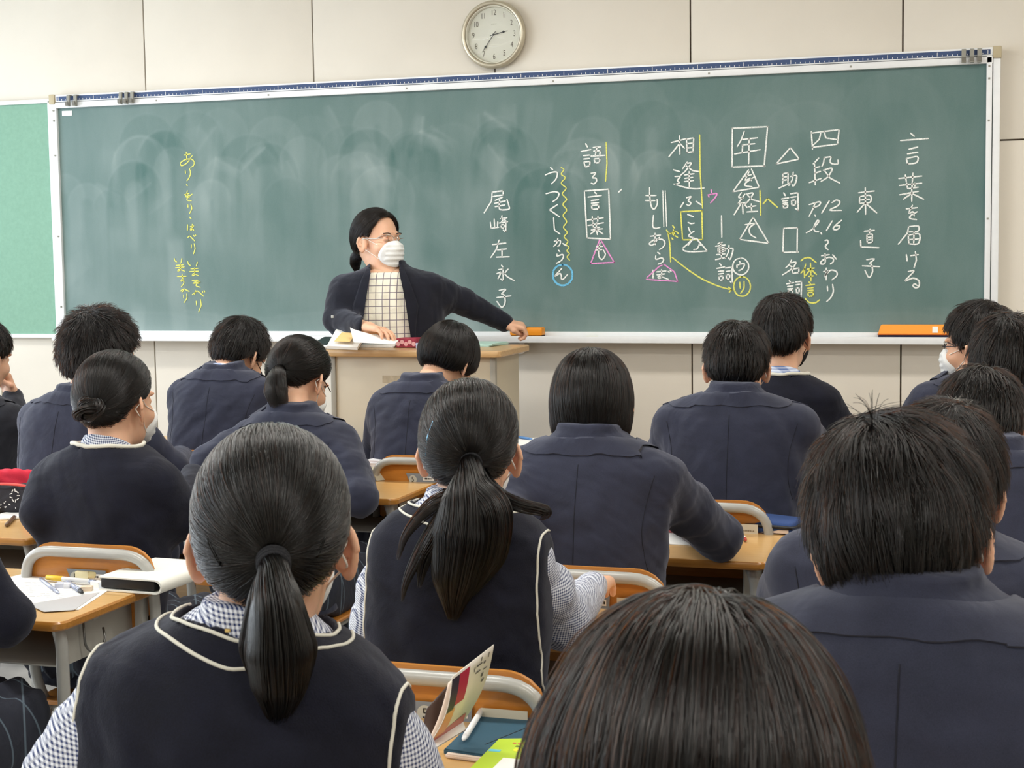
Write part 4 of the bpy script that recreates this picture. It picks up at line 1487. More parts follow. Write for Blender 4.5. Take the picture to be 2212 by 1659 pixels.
def person(label, N, O, hyaw=0, hpitch=8, hroll=0, tyaw=0, w=.2, lean=.06, cloth_='blazer', style='short', t=.014, top=0.0,
           arms=None, hands=None, lower='trousers', hs=1.0, mask=None, specs=None, brown=False, near=False, nstr=2500,
           rag=.006, slen=.05, lift=.004, tie=None, tail=None, whorl=None, wob=.35, trim=None, jacket=None, bulk=1.0, seed=1,
           slope=0.0, neckline=.0, group=None, A=.0045, floor=0.0, hem=None, troll=0.0, nlock=500):
    N = np.asarray(N, float)
    O = np.asarray(O, float)
    FT = frame(tyaw, 0, troll)
    FH = frame(hyaw, hpitch, hroll)
    pel = N - FT[1] * lean * 1.05
    root = empty('person', (pel[0], pel[1], floor), 0, label, 'person', group)
    RL = np.array([pel[0], pel[1], floor])
    tw = lambda V: N + V @ FT - RL          # torso space -> root space
    hw = lambda V: O + (V * hs) @ FH - RL   # head space -> root space
    tl = lambda P: (np.asarray(P) - N) @ FT.T
    hl = lambda P: ((np.asarray(P) - O) @ FH.T) / hs
    hT, hH, hR = (.0075, .0032, .0036) if near else (.011, .0042, .005)
    # ---- arms (world points -> torso space)
    wz = .775
    aw = {}
    for s, key in ((-1, 'l'), (1, 'r')):
        S = np.array([s * (w - (.062 if cloth_ == 'vest' else .052)), -.005, -.082 if cloth_ == 'vest' else -.070])
        if arms and key in arms:
            E, W_ = (tl(p) for p in arms[key])
        else:
            E = np.array([s * (w + .035), .13, -.28])
            W_ = np.array([s * .13, .36, 0.0])
            W_[2] = wz + .03 - N[2]
            E[2] = max(E[2], wz + .03 - N[2])
        aw[key] = (S, E, W_)
    if cloth_ == 'vest':
        rr = (.050, .054, .050, .034)
    elif cloth_ == 'sweater':
        rr = (.058, .056, .050, .038)
    else:
        rr = (.060, .058, .055, .042)
    sleeve = [([v[0], (v[0] + v[1]) / 2, v[1], v[2]], rr) for v in aw.values()]
    zc = .46 - N[2] if hem is None else hem
    lo = np.array([-w - .17, -lean - .24, max(zc - .01, -.68)])
    hi = np.array([w + .17, .20, .07])
    for v in aw.values():
        for p in v:
            lo = np.minimum(lo, p - .09)
            hi = np.maximum(hi, p + .09)
    amp = .0036
    # ---- torso garments
    if cloth_ == 'vest':
        sh = torso_fn(w - .004, lean, -.004, seed, .0035, sleeve, k=.03, zcut=zc + .02, slope=slope)
        V, Q = nets(sh, lo, hi, hT)
        mesh_np('shirt', tw(V), Q, M_shirt, root)
        xa = w - .014
        ve0 = torso_fn(w, lean, .006, seed, .003, None, zcut=zc, slope=slope, bulk=1.07)

        def ve(P):
            d = ve0(P)
            k_ = np.sqrt((P[:, 0] / .088) ** 2 + ((P[:, 1] - .004) / .074) ** 2)
            d = np.where(P[:, 2] > -.07, smax(d, (1 - k_) * .07, .004), ve0(P))
            return smax(d, np.abs(P[:, 0]) - xa - .012 * np.clip((-P[:, 2] - .1) / .3, 0, 1), .006)
        V, Q = nets(ve, lo, hi, hT)
        body_cloth = mesh_np('knit_vest', tw(V), Q, M_knit, root)
        # armhole trims
        for s in (-1, 1):
            x0 = s * (xa - .010)
            th = np.radians(np.linspace(70, 180, 16))
            O1 = np.tile([x0, .0, -.10], (16, 1))
            D1 = np.stack([0 * th, np.cos(th), np.sin(th)], 1)
            z = np.linspace(-.112, -.42, 26)
            O2 = np.stack([x0 + s * .012 * np.clip((-z - .1) / .3, 0, 1), yspine(z, lean), z], 1)
            P = raycast(ve0, np.vstack([O1, O2]), np.vstack([D1, np.tile([0, -1.0, 0], (26, 1))]), .25)
            for k_, r_ in (((0, .0022),)):
                V, Q = tube_np(P, r_, 8)
                mesh_np('armhole_trim', tw(V), Q, M_trim, root)
        for rx, ry in ((.094, .080), (.110, .096)) if near else ((.094, .080),):
            ph = np.radians(np.linspace(-112, 112, 61))
            P = raycast(ve0, np.stack([np.sin(ph) * rx, -np.cos(ph) * ry + .004, np.full(61, -.12)], 1), np.tile([0, 0, 1.0], (61, 1)), .22)
            V, Q = tube_np(P, .0022, 8)
            mesh_np('neck_trim', tw(V), Q, M_trim, root)
    else:
        m = {'blazer': M_blazer, 'sweater': M_knit, 'open': M_cardi}[cloth_]
        if jacket:
            m = jacket
        bz = torso_fn(w, lean, .006, seed, amp if cloth_ == 'blazer' else .0028, sleeve, k=.04, zcut=zc, bulk=bulk, slope=slope)
        bzc = bz
        if cloth_ == 'open':
            opn = lambda z: np.interp(z, [-.7, -.35, -.12, .0, .06], [.128, .114, .084, .062, .058])

            def bzc(P):
                d = bz(P)
                c = np.maximum(np.abs(P[:, 0] - .012) - opn(P[:, 2]), .0 - P[:, 1])
                return smax(d, -c, .006)
            bl = torso_fn(w - .01, lean, -.004, seed, .002, None, zcut=zc + .02, bulk=.98)

            def blf(P):
                d = bl(P) - .0035 * np.sin((P[:, 0] - .012) * 150 / (1 + 3 * np.clip(-P[:, 2], 0, .5))) * np.clip(-P[:, 2] / .1, 0, 1) * (P[:, 1] > 0)
                return smax(d, P[:, 2] - .0 + .2 * np.abs(P[:, 0]) * 0, .004)
            V, Q = nets(blf, (-w - .02, -lean - .2, zc), (w + .02, .2, .05), .009)
            mesh_np('blouse', tw(V), Q, M_blouse, root)
            for s in (-1, 1):
                z = np.linspace(.015, -.36, 30)
                wdt = np.interp(-z, [-.02, .03, .14, .22, .36], [.020, .034, .052, .030, .006])
                rows_ = []
                for u in np.linspace(0, 1, 6):
                    x = .012 + s * (opn(z) - .002 + u * wdt)
                    rows_.append(raycast(bz, np.stack([x, 0 * z, z], 1), np.tile([0, 1.0, 0], (30, 1)), .25) + np.array([0, .009 - .004 * u, 0]))
                G = np.stack(rows_ + [rows_[-1] - np.array([0, .008, 0])], 1)
                V = G.reshape(-1, 3)
                Q = [(i * 7 + j, i * 7 + j + 1, (i + 1) * 7 + j + 1, (i + 1) * 7 + j) for i in range(29) for j in range(6)]
                lp = mesh_np('lapel', tw(V), np.array(Q), m, root)
        if cloth_ == 'sweater':
            def bzc(P):
                d = bz(P)
                k_ = np.sqrt((P[:, 0] / (.084 + neckline)) ** 2 + ((P[:, 1] - .004) / (.072 + neckline * .6)) ** 2)
                return np.where(P[:, 2] > -.07, smax(d, (1 - k_) * .07, .004), d)
        V, Q = nets(bzc, lo, hi, hT)
        body_cloth = mesh_np('blazer' if cloth_ != 'sweater' else 'sweater', tw(V), Q, m, root)
        if cloth_ in ('blazer', 'open'):
            # centre back seam and armhole seams: fine welted lines lying on the cloth
            z = np.linspace(-.03, max(zc + .03, -.6), 60)
            P = raycast(bz, np.stack([0 * z, yspine(z, lean), z], 1), np.tile([0, -1.0, 0], (60, 1)), .3)
            V, Q = tube_np(P, .0011, 6)
            mesh_np('back_seam', tw(V), Q, mat('seam_dark', rgb(22, 24, 38), 0.9), root)
            for s in (-1, 1):
                z = np.linspace(-.055, -.26, 34)
                u = (-.055 - z) / .2
                P = raycast(bz, np.stack([s * (w - .040 - .022 * np.sin(u * 2.6)), yspine(z, lean), z], 1), np.tile([0, -1.0, 0], (34, 1)), .3)
                V, Q = tube_np(P, .0011, 6)
                mesh_np('armhole_seam', tw(V), Q, mat('seam_dark', rgb(22, 24, 38), 0.9), root)

            def rows(p):
                sx, cy_ = math.sin(p), -math.cos(p)
                dr = .055 * (abs(p) / 2.0) ** 2
                fy = .012
                R = []
                for rx, ry, zz in ((.058, .056, .005), (.060, .057, .034), (.063, .061, .040), (.069, .066, .036), (.080, .070, .020), (.108, .076, .006), (.128, .081, -.006)):
                    R.append((sx * rx, cy_ * ry + fy * (zz > 0.02), zz - dr))
                R = np.array(R)
                lo_ = R[4:].copy()
                lo_[2, 2] -= .012
                for _ in range(6):
                    d, g = dgrad(bz, lo_)
                    tgt = np.array([.009, .005, .0035])
                    lo_ -= ((d - tgt)[:, None] * g) * np.array([.3, .8, 1.0])[:, None]
                R[4:] = lo_
                last = lo_[2:3] - dgrad(bz, lo_[2:3])[1] * .005
                return np.vstack([R, last])
            if cloth_ != 'open':
                V, Q = ring_rows(rows, 45, 118)
                co = mesh_np('collar', tw(V), Q, m, root)
                co.data.set_sharp_from_angle(angle=math.radians(48))
        elif cloth_ == 'sweater':
            rx, ry = .088 + neckline, .076 + neckline * .6
            ph = np.radians(np.linspace(-130, 130, 61))
            P = raycast(bz, np.stack([np.sin(ph) * rx, -np.cos(ph) * ry + .004, np.full(61, -.12)], 1), np.tile([0, 0, 1.0], (61, 1)), .22)
            V, Q = tube_np(P, .0055, 10)
            mesh_np('neck_trim', tw(V), Q, M_trim, root)
    # ---- shirt collar
    if cloth_ == 'blazer':
        def rows2(p):
            sx, cy_ = math.sin(p), -math.cos(p)
            dr = .05 * (abs(p) / 2.0) ** 2
            return np.array([(sx * .060, cy_ * .058 + .012, .02 - dr), (sx * .0565, cy_ * .0545 + .014, .050 - dr), (sx * .0545, cy_ * .0525 + .014, .050 - dr), (sx * .054, cy_ * .052 + .01, .0 - dr)])
    else:
        def rows2(p):
            sx, cy_ = math.sin(p), -math.cos(p)
            dr = .045 * (abs(p) / 2.0) ** 2 - (.013 if cloth_ == 'sweater' else .004)
            return np.array([(sx * .082, cy_ * .078, -.012 - dr), (sx * .076, cy_ * .073 + .002, .006 - dr), (sx * .065, cy_ * .062 + .009, .034 - dr), (sx * .062, cy_ * .0595 + .010, .039 - dr), (sx * .0585, cy_ * .056 + .011, .037 - dr), (sx * .056, cy_ * .054 + .008, .0 - dr)])
    V, Q = ring_rows(rows2, 41, 120)
    if cloth_ != 'open':
        mesh_np('shirt_collar', tw(V), Q, M_shirt if near or cloth_ == 'vest' else M_shirtfar, root)
    # ---- body: head, neck, chest core, arms and hands in one mesh
    nb = hl(N + FT[2] * (-.02))
    hf = head_fn(nb)
    parts = []
    V, Q = nets(hf, (-.105, -.13, min(-.16, nb[2] - .03)), (.105, .135, .14), hH)
    parts.append((hw(V), Q))
    parts.append((tw(np.zeros((0, 3))), np.zeros((0, 4), int)))
    core = torso_fn(w - .03, lean, -.03, 0, 0, None, zcut=zc + .05)
    V, Q = nets(core, (-w - .02, -lean - .2, max(zc, -.66)), (w + .02, .17, .06), .024)
    parts.append((tw(V), Q))
    for key, (S, E, W_) in aw.items():
        V, Q = tube_np(np.array([S, (S + E) / 2, E, (E + W_) / 2, W_]), (.045, .042, .038, .033, .024), 12)
        parts.append((tw(V), Q))
        hk_ = (hands or {}).get(key, ('rest', None, None))
        fw = FT @ np.asarray(hk_[1]) if hk_[1] is not None else None
        d = (W_ - E)
        d = d / np.linalg.norm(d)
        if hk_[1] is None:
            dd = d.copy()
            dd[2] = -.05 if abs(d[2]) < .6 else d[2]
            fwd = dd @ FT
        else:
            fwd = np.asarray(hk_[1], float)
        up = np.array([0, 0, 1.0]) if hk_[2] is None else np.asarray(hk_[2], float)
        wp = N + (W_ + d * .006) @ FT
        V, Q = hand_at(hk_[0], wp + np.array([0, 0, -.0]), fwd, up, key == 'r')
        parts.append((V - RL, Q))
    V, Q = join_np(parts)
    mesh_np('body', V, Q, M_skin, root)
    # ---- hair
    base = hairbase_fn(t, top, style)
    fh = hair_fn(base, style, seed, rag)
    V, Q = nets(fh, (-.12, -.15, -.11), (.12, .13, .17 + top), hR)
    hm = mesh_np('hair', hw(V), Q, M_hairbaseb if brown else M_hairbase, root)
    tie_l = hl(tie) if tie is not None else None
    rad = (.00042 if near else .00075)
    pts, pr, lv = strands(base, fh, V, style, nstr, slen, rad, seed, tie_l, lift, wob, whorl, A=A, nlock=nlock)
    HM = M_hairb if brown else M_hair
    n0, K = pts.shape[:2]
    st = curves_obj('hair_strands', hw(pts.reshape(-1, 3)).reshape(n0, K, 3), pr, HM, hm, lv)
    st['kind'] = 'stuff'
    if tie is not None:
        T0 = np.asarray(tie) - RL
        if tail:
            gs = [([np.asarray(p) - RL for p in g[0]], g[1], g[2]) for g in tail]
            pts, pr, lv = tail_strands(gs, nstr, rad * 1.25, seed)
            tb = []
            for g in gs:
                if g[2] < .45:
                    continue
                cp = catmull(g[0], 5)
                rr_ = np.interp(np.linspace(0, 1, len(cp)), np.linspace(0, 1, len(g[1])), g[1])
                e_ = np.linspace(0, 1, len(cp))
                tb.append(tube_np(cp, rr_ * np.clip(1.15 - e_ * 1.1, .02, .72), 14))
            V0, Q0 = join_np(tb)
            tm = mesh_np('ponytail', V0, Q0, M_hairbaseb if brown else M_hairbase, root)
            s2 = curves_obj('ponytail_strands', pts, pr, HM, tm, lv)
            s2['kind'] = 'stuff'
            g0 = np.array(gs[0][0][1]) - np.array(gs[0][0][0])
            g0 /= np.linalg.norm(g0)
            a_ = np.cross(g0, (1, 0.2, 0))
            a_ /= np.linalg.norm(a_)
            b_ = np.cross(g0, a_)
            r0_ = gs[0][1][0] * 1.12
            for q_ in range(3 if near else 2):
                an = np.linspace(0, 2 * np.pi, 20, endpoint=False)
                P = np.array(gs[0][0][0]) + g0 * (.003 + q_ * .006) + r0_ * (np.cos(an)[:, None] * a_ + np.sin(an)[:, None] * b_)
                tube('hair_elastic', P, .0042 if near else .0038, M_tie, root, 8, closed=True)
    # ---- mask
    if mask:
        mm = M_maskblack if mask == 'black' else M_mask

        def mf(P):
            d = smin(hf(P), ell(P, (0, .072, -.045), (.044, .040, .050)), .03) - .006 - .0012 * np.sin(P[:, 2] * 330) * (np.abs(P[:, 0]) < .05)
            return smax(d, ell(P, (0, .108, -.050), (.068, .086, .053)), .006)
        hV, hQ = nets(mf, (-.09, .0, -.125), (.09, .15, .03), .0042 if not near else .0034)
        mk = mesh_np('face_mask', hw(hV), hQ, mm, root)
        for s in (-1, 1):
            for z0, z1 in ((-.016, .016), (-.070, -.030)):
                P = np.array([(s * .058, .066, z0), (s * .069, .036, (z0 + z1) / 2), (s * .0765, .010, z1), (s * .084, -.014, z1 - (.010 if z1 > 0 else -.008)), (s * .078, -.022, -.006)])
                if z0 < -.05:
                    P[0] = (s * .050, .060, z0)
                    P[1] = (s * .066, .036, z0 * .55 + z1 * .45)
                Pw = snap(lambda p: hf(p), P[:3], .002)
                P[:3] = Pw
                V, Q = tube_np(hw(catmull(P, 5)), .0013, 6)
                mesh_np('mask_strap', V, Q, mm if mask == 'black' else M_strap, mk)
    if specs:
        ms = M_specs if specs == 'dark' else M_specsclear
        g_parts = []
        for s in (-1, 1):
            an = np.linspace(0, 2 * np.pi, 24, endpoint=False)
            P = np.stack([s * .033 + .024 * np.cos(an), .104 - .10 * (np.abs(s * .033 + .024 * np.cos(an)) / .07) ** 3, .008 + .018 * np.sin(an)], 1)
            g_parts.append(tube_np(P, .0014, 6, closed=True))
            g_parts.append(tube_np(catmull(np.array([(s * .057, .092, .013), (s * .072, .05, .013), (s * .0785, .0, .016), (s * .080, -.022, -.004)]), 5), .0016, 6))
        g_parts.append(tube_np(catmull(np.array([(-.010, .103, .010), (0, .106, .014), (.010, .103, .010)]), 4), .0013, 6))
        V, Q = join_np(g_parts)
        gl = mesh_np('glasses', hw(V), Q, ms, root)
        for s in (-1, 1):
            an = np.linspace(0, 2 * np.pi, 24, endpoint=False)
            P = np.stack([s * .033 + .0235 * np.cos(an), .104 - .10 * (np.abs(s * .033 + .0235 * np.cos(an)) / .07) ** 3, .008 + .0175 * np.sin(an)], 1)
            c = P.mean(0)
            V = np.vstack([P, P + np.array([0, -.001, 0]), c, c + np.array([0, -.001, 0])])
            Q = []
            for i in range(24):
                j = (i + 1) % 24
                Q.append((i, j, 24 + j, 24 + i))
            for i in range(0, 24, 2):
                Q.append((48, (i + 2) % 24, i + 1, i))
                Q.append((49, 24 + i, 24 + i + 1, 24 + (i + 2) % 24))
            mesh_np('lens', hw(V), np.array(Q), M_lens, gl)
    # ---- legs
    if lower:
        for nme, me in lower_body(lower).items():
            o = bpy.data.objects.new(nme, me)
            o.rotation_euler = (0, 0, -math.radians(tyaw))
            link(o, root)
    PEOPLE[label] = dict(root=root, RL=RL, N=N, O=O, hw=hw, tw=tw, hf=hf, base=base, pel=pel)
    return PEOPLE[label]
def U(v):
    return v
DN = np.array([0, 0, -1.0])

# front-left girl, ponytail and trimmed vest
g = person('student with pinned black ponytail and navy vest with double white neck trim',
           at(548, 1388, 1.76), at(591, 1180, 1.79), -20, 4, 0, tyaw=-10, troll=5, w=.2,
           arms={'l': (at(150, 1680, 1.76), at(330, 1640, 2.1)), 'r': (at(862, 1720, 1.76), at(760, 1640, 2.05))}, lean=.07, cloth_='vest', style='pony', t=.0125, hs=1.0,
           lower='skirt', near=True, nstr=9000, mask='white', tie=at(590, 1214, 1.655), slen=.17, lift=.0, rag=.002, A=.0018, wob=.15,
           tail=[([at(590, 1207, 1.672), at(592, 1240, 1.645), at(595, 1310, 1.625), at(602, 1400, 1.63), at(604, 1480, 1.645), at(600, 1560, 1.66)], [.013, .017, .026, .035, .030, .010], 1.0),
                 ([at(590, 1207, 1.672), at(575, 1290, 1.63), at(562, 1400, 1.64), at(568, 1500, 1.66)], [.010, .018, .022, .007], .3),
                 ([at(590, 1207, 1.672), at(612, 1290, 1.63), at(640, 1400, 1.64), at(648, 1470, 1.66)], [.010, .018, .022, .010], .3)], seed=3)
for a, b in (((477, 1160), (491, 1213)), ((700, 1160), (692, 1207))):
    P = [at(a[0], a[1], 1.70), at(b[0], b[1], 1.69)]
    Pl = np.array([((p - g['O']) @ frame(-20, 4, 0).T) for p in (P[0], (P[0] + P[1]) / 2, P[1])])
    Pl = snap(g['base'], Pl, .0045)
    tube('hairpin', g['hw'](catmull(Pl, 4)), .0018, M_pin, g['root'], 6)
box('collar_pin', tuple(at(492, 1362, 1.655) - g['RL']), (.006, .003, .004), M_gold, g['root'], .001)

# centre girl with loose long ponytail
g = person('student with long wispy ponytail and navy vest in the middle of the class',
           at(996, 1115, 2.76), at(1016, 984, 2.82), -11, 4, 0, tyaw=-4, w=.176, lean=.07, cloth_='vest', style='pony', t=.0135, hs=.98, lower='skirt', near=True,
           nstr=8000, mask='white', tie=at(1017, 996, 2.70), slen=.17, lift=.0005, rag=.004, A=.003, wob=.25,
           tail=[([at(1017, 992, 2.72), at(1015, 1030, 2.66), at(1008, 1090, 2.62), at(1000, 1160, 2.615), at(985, 1250, 2.62), at(978, 1340, 2.63)], [.015, .024, .044, .052, .040, .008], 1.0),
                 ([at(1017, 992, 2.72), at(1030, 1060, 2.64), at(1060, 1110, 2.61), at(1050, 1200, 2.62), at(1000, 1300, 2.63)], [.012, .03, .036, .034, .008], .5),
                 ([at(1017, 992, 2.72), at(985, 1060, 2.64), at(930, 1095, 2.62), at(880, 1150, 2.63), at(858, 1210, 2.64)], [.010, .016, .013, .008, .003], .045),
                 ([at(1017, 992, 2.72), at(980, 1080, 2.63), at(920, 1170, 2.62), at(880, 1250, 2.62), at(868, 1300, 2.63)], [.010, .016, .013, .007, .002], .045),
                 ([at(1017, 992, 2.72), at(960, 1130, 2.62), at(920, 1200, 2.62), at(905, 1270, 2.62)], [.010, .018, .014, .003], .06),
                 ([at(1030, 1000, 2.74), at(1070, 1060, 2.66), at(1120, 1090, 2.64), at(1180, 1105, 2.65), at(1168, 1125, 2.65)], [.008, .011, .012, .010, .002], .035)], seed=4,
           arms={'l': (at(820, 1340, 2.85), at(900, 1300, 3.15)), 'r': (at(1212, 1340, 2.85), at(1275, 1270, 3.15))},)
P = np.array([at(925, 905, 2.72), at(921, 945, 2.73), at(922, 985, 2.74)])
Pl = snap(g['base'], (P - g['O']) @ frame(-11, 4, 0).T / .98, .004)
tube('hair_clip', g['hw'](catmull(Pl, 4)), .0018, M_pinblue, g['root'], 6)

# bob
E_ = at_z(1552, 1160, .80)
person('student with straight black bob and navy blazer, elbow beside the blue pouch',
       at(1275, 962, 3.58), at(1279, 884, 3.65), -9, 10, 0, w=.205, lean=.07, style='bob', t=.016, nstr=7000, near=True, slen=.17, lift=.001, rag=.0, A=.0025, wob=.12,
       lower='skirt', seed=6, arms={'r': (E_, at_z(1450, 1100, .79)), 'l': (at(1090, 1130, 3.45), at(1150, 1080, 3.8))}, whorl=(0, .0, .16), mask='white')
# boy in blazer, right of centre
person('boy with tousled black hair and navy blazer just beyond the blue pouch',
       at(1590, 864, 4.42), at(1592, 798, 4.5), -5, 14, 0, w=.222, lean=.09, style='short', t=.017, top=-.006, nstr=5000, seed=8, rag=.008, lift=.006,
       mask='white', arms={'r': (at(1760, 985, 4.6), at_z(1690, 1010, .79))})
# sweater boy in front row
person('boy in navy sweater with white neckline over striped shirt, sitting upright below the chalkboard',
       at(1688, 822, 5.12), at(1692, 730, 5.15), 10, 2, 0, w=.188, lean=.04, cloth_='sweater', style='short', t=.016, top=.006, nstr=4000, seed=9, mask='black', rag=.008, lift=.008, specs='silver')
# shaggy boy front right
person('large boy with shaggy black hair, mask loops and navy blazer at the right front',
       at(1972, 1320, 1.68), at(1949, 1180, 1.74), 2, 12, -9, tyaw=3, w=.225, lean=.08, style='mop', t=.0205, top=.002, near=True, nstr=14000, nlock=700, slen=.06, lift=.006, rag=.010, A=.008, wob=.5,
       seed=12, mask='white', specs='dark', whorl=(-.02, -.03, .16))
g = PEOPLE["large boy with shaggy black hair, mask loops and navy blazer at the right front"]
tr_ = np.random.default_rng(77)
fl = []
for i in range(15):
    b0 = at(1885 + tr_.normal() * 9, 960, 1.70)
    mid = at(1887 + tr_.normal() * 5, 880 + tr_.normal() * 10, 1.66)
    tipx = 1887 + tr_.normal() * 36
    e1 = at(tipx, 845 + abs(tipx - 1887) * .35 + tr_.normal() * 10, 1.66 + tr_.normal() * .01)
    P = np.stack([b0 * (1 - t) ** 2 + 2 * mid * t * (1 - t) + e1 * t * t for t in np.linspace(0, 1, 9)])
    fl.append(P - g['RL'])
o = curves_obj('flyaway_strands', np.array(fl), np.full((15, 9), .00022), M_hair, [c for c in g['root'].children if c.name.startswith('hair') and c.type == 'MESH'][0], np.zeros(15))
o['kind'] = 'stuff'
# bottom boy, only hair
person('head of dark brown straight hair cut off by the lower edge of the photo',
       at(1506, 2035, .96), at(1502, 1782, .99), -3, 22, 0, w=.2, lean=.07, style='bowl', t=.018, top=.002, near=True, nstr=16000, nlock=420, slen=.13, lift=.002, rag=.004, A=.006, wob=.25,
       seed=15, brown=True, whorl=(.012, -.045, .15))
# glasses boy, far right front row
person('boy with glasses and mask seen in profile by the orange tray, navy blazer',
       at(2118, 822, 4.95), at(2112, 754, 4.95), -70, 2, 0, tyaw=-18, w=.215, lean=.04, style='short', t=.018, top=.010, nstr=3500, seed=17, mask='white', specs='dark', lift=.008)
# boy in front of him
person('boy at the right edge resting his cheek on his hand, light shirt collar',
       at(2180, 872, 4.08), at(2172, 797, 4.12), 4, 6, 4, w=.21, lean=.06, style='short', t=.017, top=.006, nstr=3500, seed=18, mask='white',
       arms={'l': (at(2085, 960, 4.2), at(2098, 868, 4.22))}, hands={'l': ('rest', (0.15, 0.1, 1), (0.2, 1, 0))}, lift=.008)
# bowed head behind shaggy boy
person('boy with deeply bowed head at the right edge beyond the shaggy-haired boy',
       at(2140, 990, 3.3), at(2118, 938, 3.42), 6, 34, 0, w=.22, lean=.12, style='short', t=.018, top=.004, nstr=3500, seed=19, lift=.008)
person('student mostly hidden by the shaggy-haired boy, navy sleeve showing to his left',
       at(1988, 1158, 2.48), at(2036, 1066, 2.52), 0, 10, 3, troll=4, w=.222, lean=.08, style='short', t=.020, top=.006, near=True, nstr=5000, seed=21,
       arms={'l': (at(1712, 1285, 2.62), at(1800, 1270, 2.85))}, lift=.008)
# left edge sleeve + skirt
person('student at the left edge, only a dark sleeve and tartan skirt showing',
       (2.44, -4.34, 1.09), (2.44, -4.28, 1.20), 0, 12, 0, w=.19, lean=.06, cloth_='sweater', style='bob', t=.016, nstr=1200, seed=22, lower='skirt',
       arms={'r': (at_z(12, 1335, .80), at_z(-80, 1300, .79))}, slen=.15, rag=0)
# bun girl
g = person('student with low bun, white mask and navy sweater with broad white neckline, left side',
           at(232, 978, 3.93), at(252, 876, 3.98), 8, 4, 0, tyaw=6, w=.2, lean=.06, cloth_='sweater', style='pony', t=.0135, nstr=5000, seed=24, lower='skirt',
           mask='white', tie=at(206, 882, 3.88), slen=.17, lift=0, rag=.003, A=.002, wob=.15, neckline=.004, near=True,
           arms={'l': (at(90, 1110, 3.9), at_z(150, 1060, .79)), 'r': (at(392, 1120, 3.95), at(418, 1030, 4.25))})
bn = at(197, 884, 3.85) - g['RL']
rr_ = np.random.default_rng(2)
bp = []
for i in range(5):
    an = np.linspace(0, 2 * np.pi * .95, 18)
    ax = rr_.normal(size=3)
    ax /= np.linalg.norm(ax)
    u = np.cross(ax, (0.3, 1, 0.2))
    u /= np.linalg.norm(u)
    v = np.cross(ax, u)
    P = bn + rr_.normal(size=3) * .005 + (.015 + .003 * i / 2) * (np.cos(an)[:, None] * u + np.sin(an)[:, None] * v)
    bp.append(tube_np(P, .009 + .002 * np.sin(an * 2), 10))
V, Q = join_np(bp)
bo = mesh_np('hair_bun', V, Q, M_hairbaseb, g['root'])
bs = []
for i in range(900):
    q = bp[i % 5][0][:-2].reshape(18, 10, 3)
    j = rr_.integers(0, 10)
    s = rr_.integers(0, 8)
    seg = q[s:s + 9, j] + rr_.normal(size=3) * .0012
    bs.append(bn + (seg - bn) * (1.03 + .05 * rr_.random()))
bs = np.array(bs)
o = curves_obj('bun_strands', bs, np.full(bs.shape[:2], .0005), M_hairb, bo)
o['kind'] = 'stuff'
# boy behind her, big cropped hair
person('boy with thick cropped black hair and navy blazer, second from the left edge',
       at(172, 862, 5.05), at(220, 775, 5.12), 22, 2, 0, tyaw=4, w=.218, lean=.10, style='short', t=.026, top=.006, nstr=5500, seed=26, rag=.007, lift=.012, hs=1.09, A=.006, slen=.035)
# left edge boy with pen
person('boy at the left edge in a dark jacket holding a pen near his face',
       at(-58, 866, 5.55), at(-38, 775, 5.55), 10, 14, 0, w=.2, lean=.05, style='short', t=.018, nstr=1500, seed=28, jacket=M_black_jkt,
       arms={'r': (at(35, 945, 5.6), at(28, 862, 5.75))}, hands={'r': ('grip', (-0.35, -0.1, 1), (0.3, 1, 0.3))})
# front row boy with black mask
person('bowed boy with spiky black hair, black mask and navy blazer in the front row',
       at(484, 812, 5.68), at(516, 770, 5.78), 14, 30, 6, w=.205, lean=.13, style='short', t=.017, top=.004, nstr=3500, seed=30, mask='black', specs='dark', rag=.008, lift=.009, bulk=1.05)
# glasses girl with brown ponytail
person('student with brown high ponytail, glasses and navy blazer at the desk with the book stack',
       at(632, 905, 4.68), at(645, 826, 4.8), 10, 30, 0, w=.2, lean=.12, style='pony', t=.014, nstr=4000, seed=32, brown=True, mask='white', specs='dark', lower='skirt', near=True,
       tie=at(606, 795, 4.70), slen=.16, rag=.003, A=.003, lift=.001, wob=.2,
       tail=[([at(608, 793, 4.72), at(598, 815, 4.66), at(596, 845, 4.64), at(606, 880, 4.63)], [.014, .028, .036, .026], 1.0)],
       arms={'r': (at_z(775, 1075, .80), at_z(770, 1010, .79)), 'l': (at(455, 1000, 4.7), at_z(560, 1010, .79))})
# bowl cut
person('student with smooth black bowl cut bowed over the desk below the teacher, navy blazer',
       at(912, 838, 5.38), at(968, 784, 5.5), 16, 30, 6, w=.188, lean=.12, style='bowl', t=.019, nstr=4500, seed=34, mask='white', slen=.10, A=.002, wob=.1, rag=.0, lift=.001, specs='silver', lower='skirt', near=True)
# ---------------------------------------------------------------- the teacher
g = person('teacher in dark navy jacket over a checked cream blouse, masked, reaching along the chalk tray',
           at(838, 588, 6.62), at(816, 524, 6.64), 114, -2, 0, tyaw=158, w=.236, hs=1.05, lean=.0, cloth_='open', style='pony', t=.013, nstr=5000, seed=40, brown=True, near=True,
           mask='white', specs='silver', tie=at(776, 548, 6.70), slen=.17, rag=.002, A=.003, lift=.001, wob=.15, lower='standing', floor=.15, hem=-.60, bulk=1.1,
           tail=[([at(778, 546, 6.70), at(770, 556, 6.72), at(768, 570, 6.74), at(772, 590, 6.76)], [.018, .026, .024, .008], 1.0)],
           arms={'r': (at(728, 690, 6.55), at(788, 706, 6.35)), 'l': (at(1000, 652, 6.72), at(1088, 696, 6.80))},
           hands={'r': ('rest', (.85, -.25, -.10), (0.1, .1, 1)), 'l': ('grip', (.80, .30, -.20), (-.2, -.35, 1))})
hw_ = g['hw']
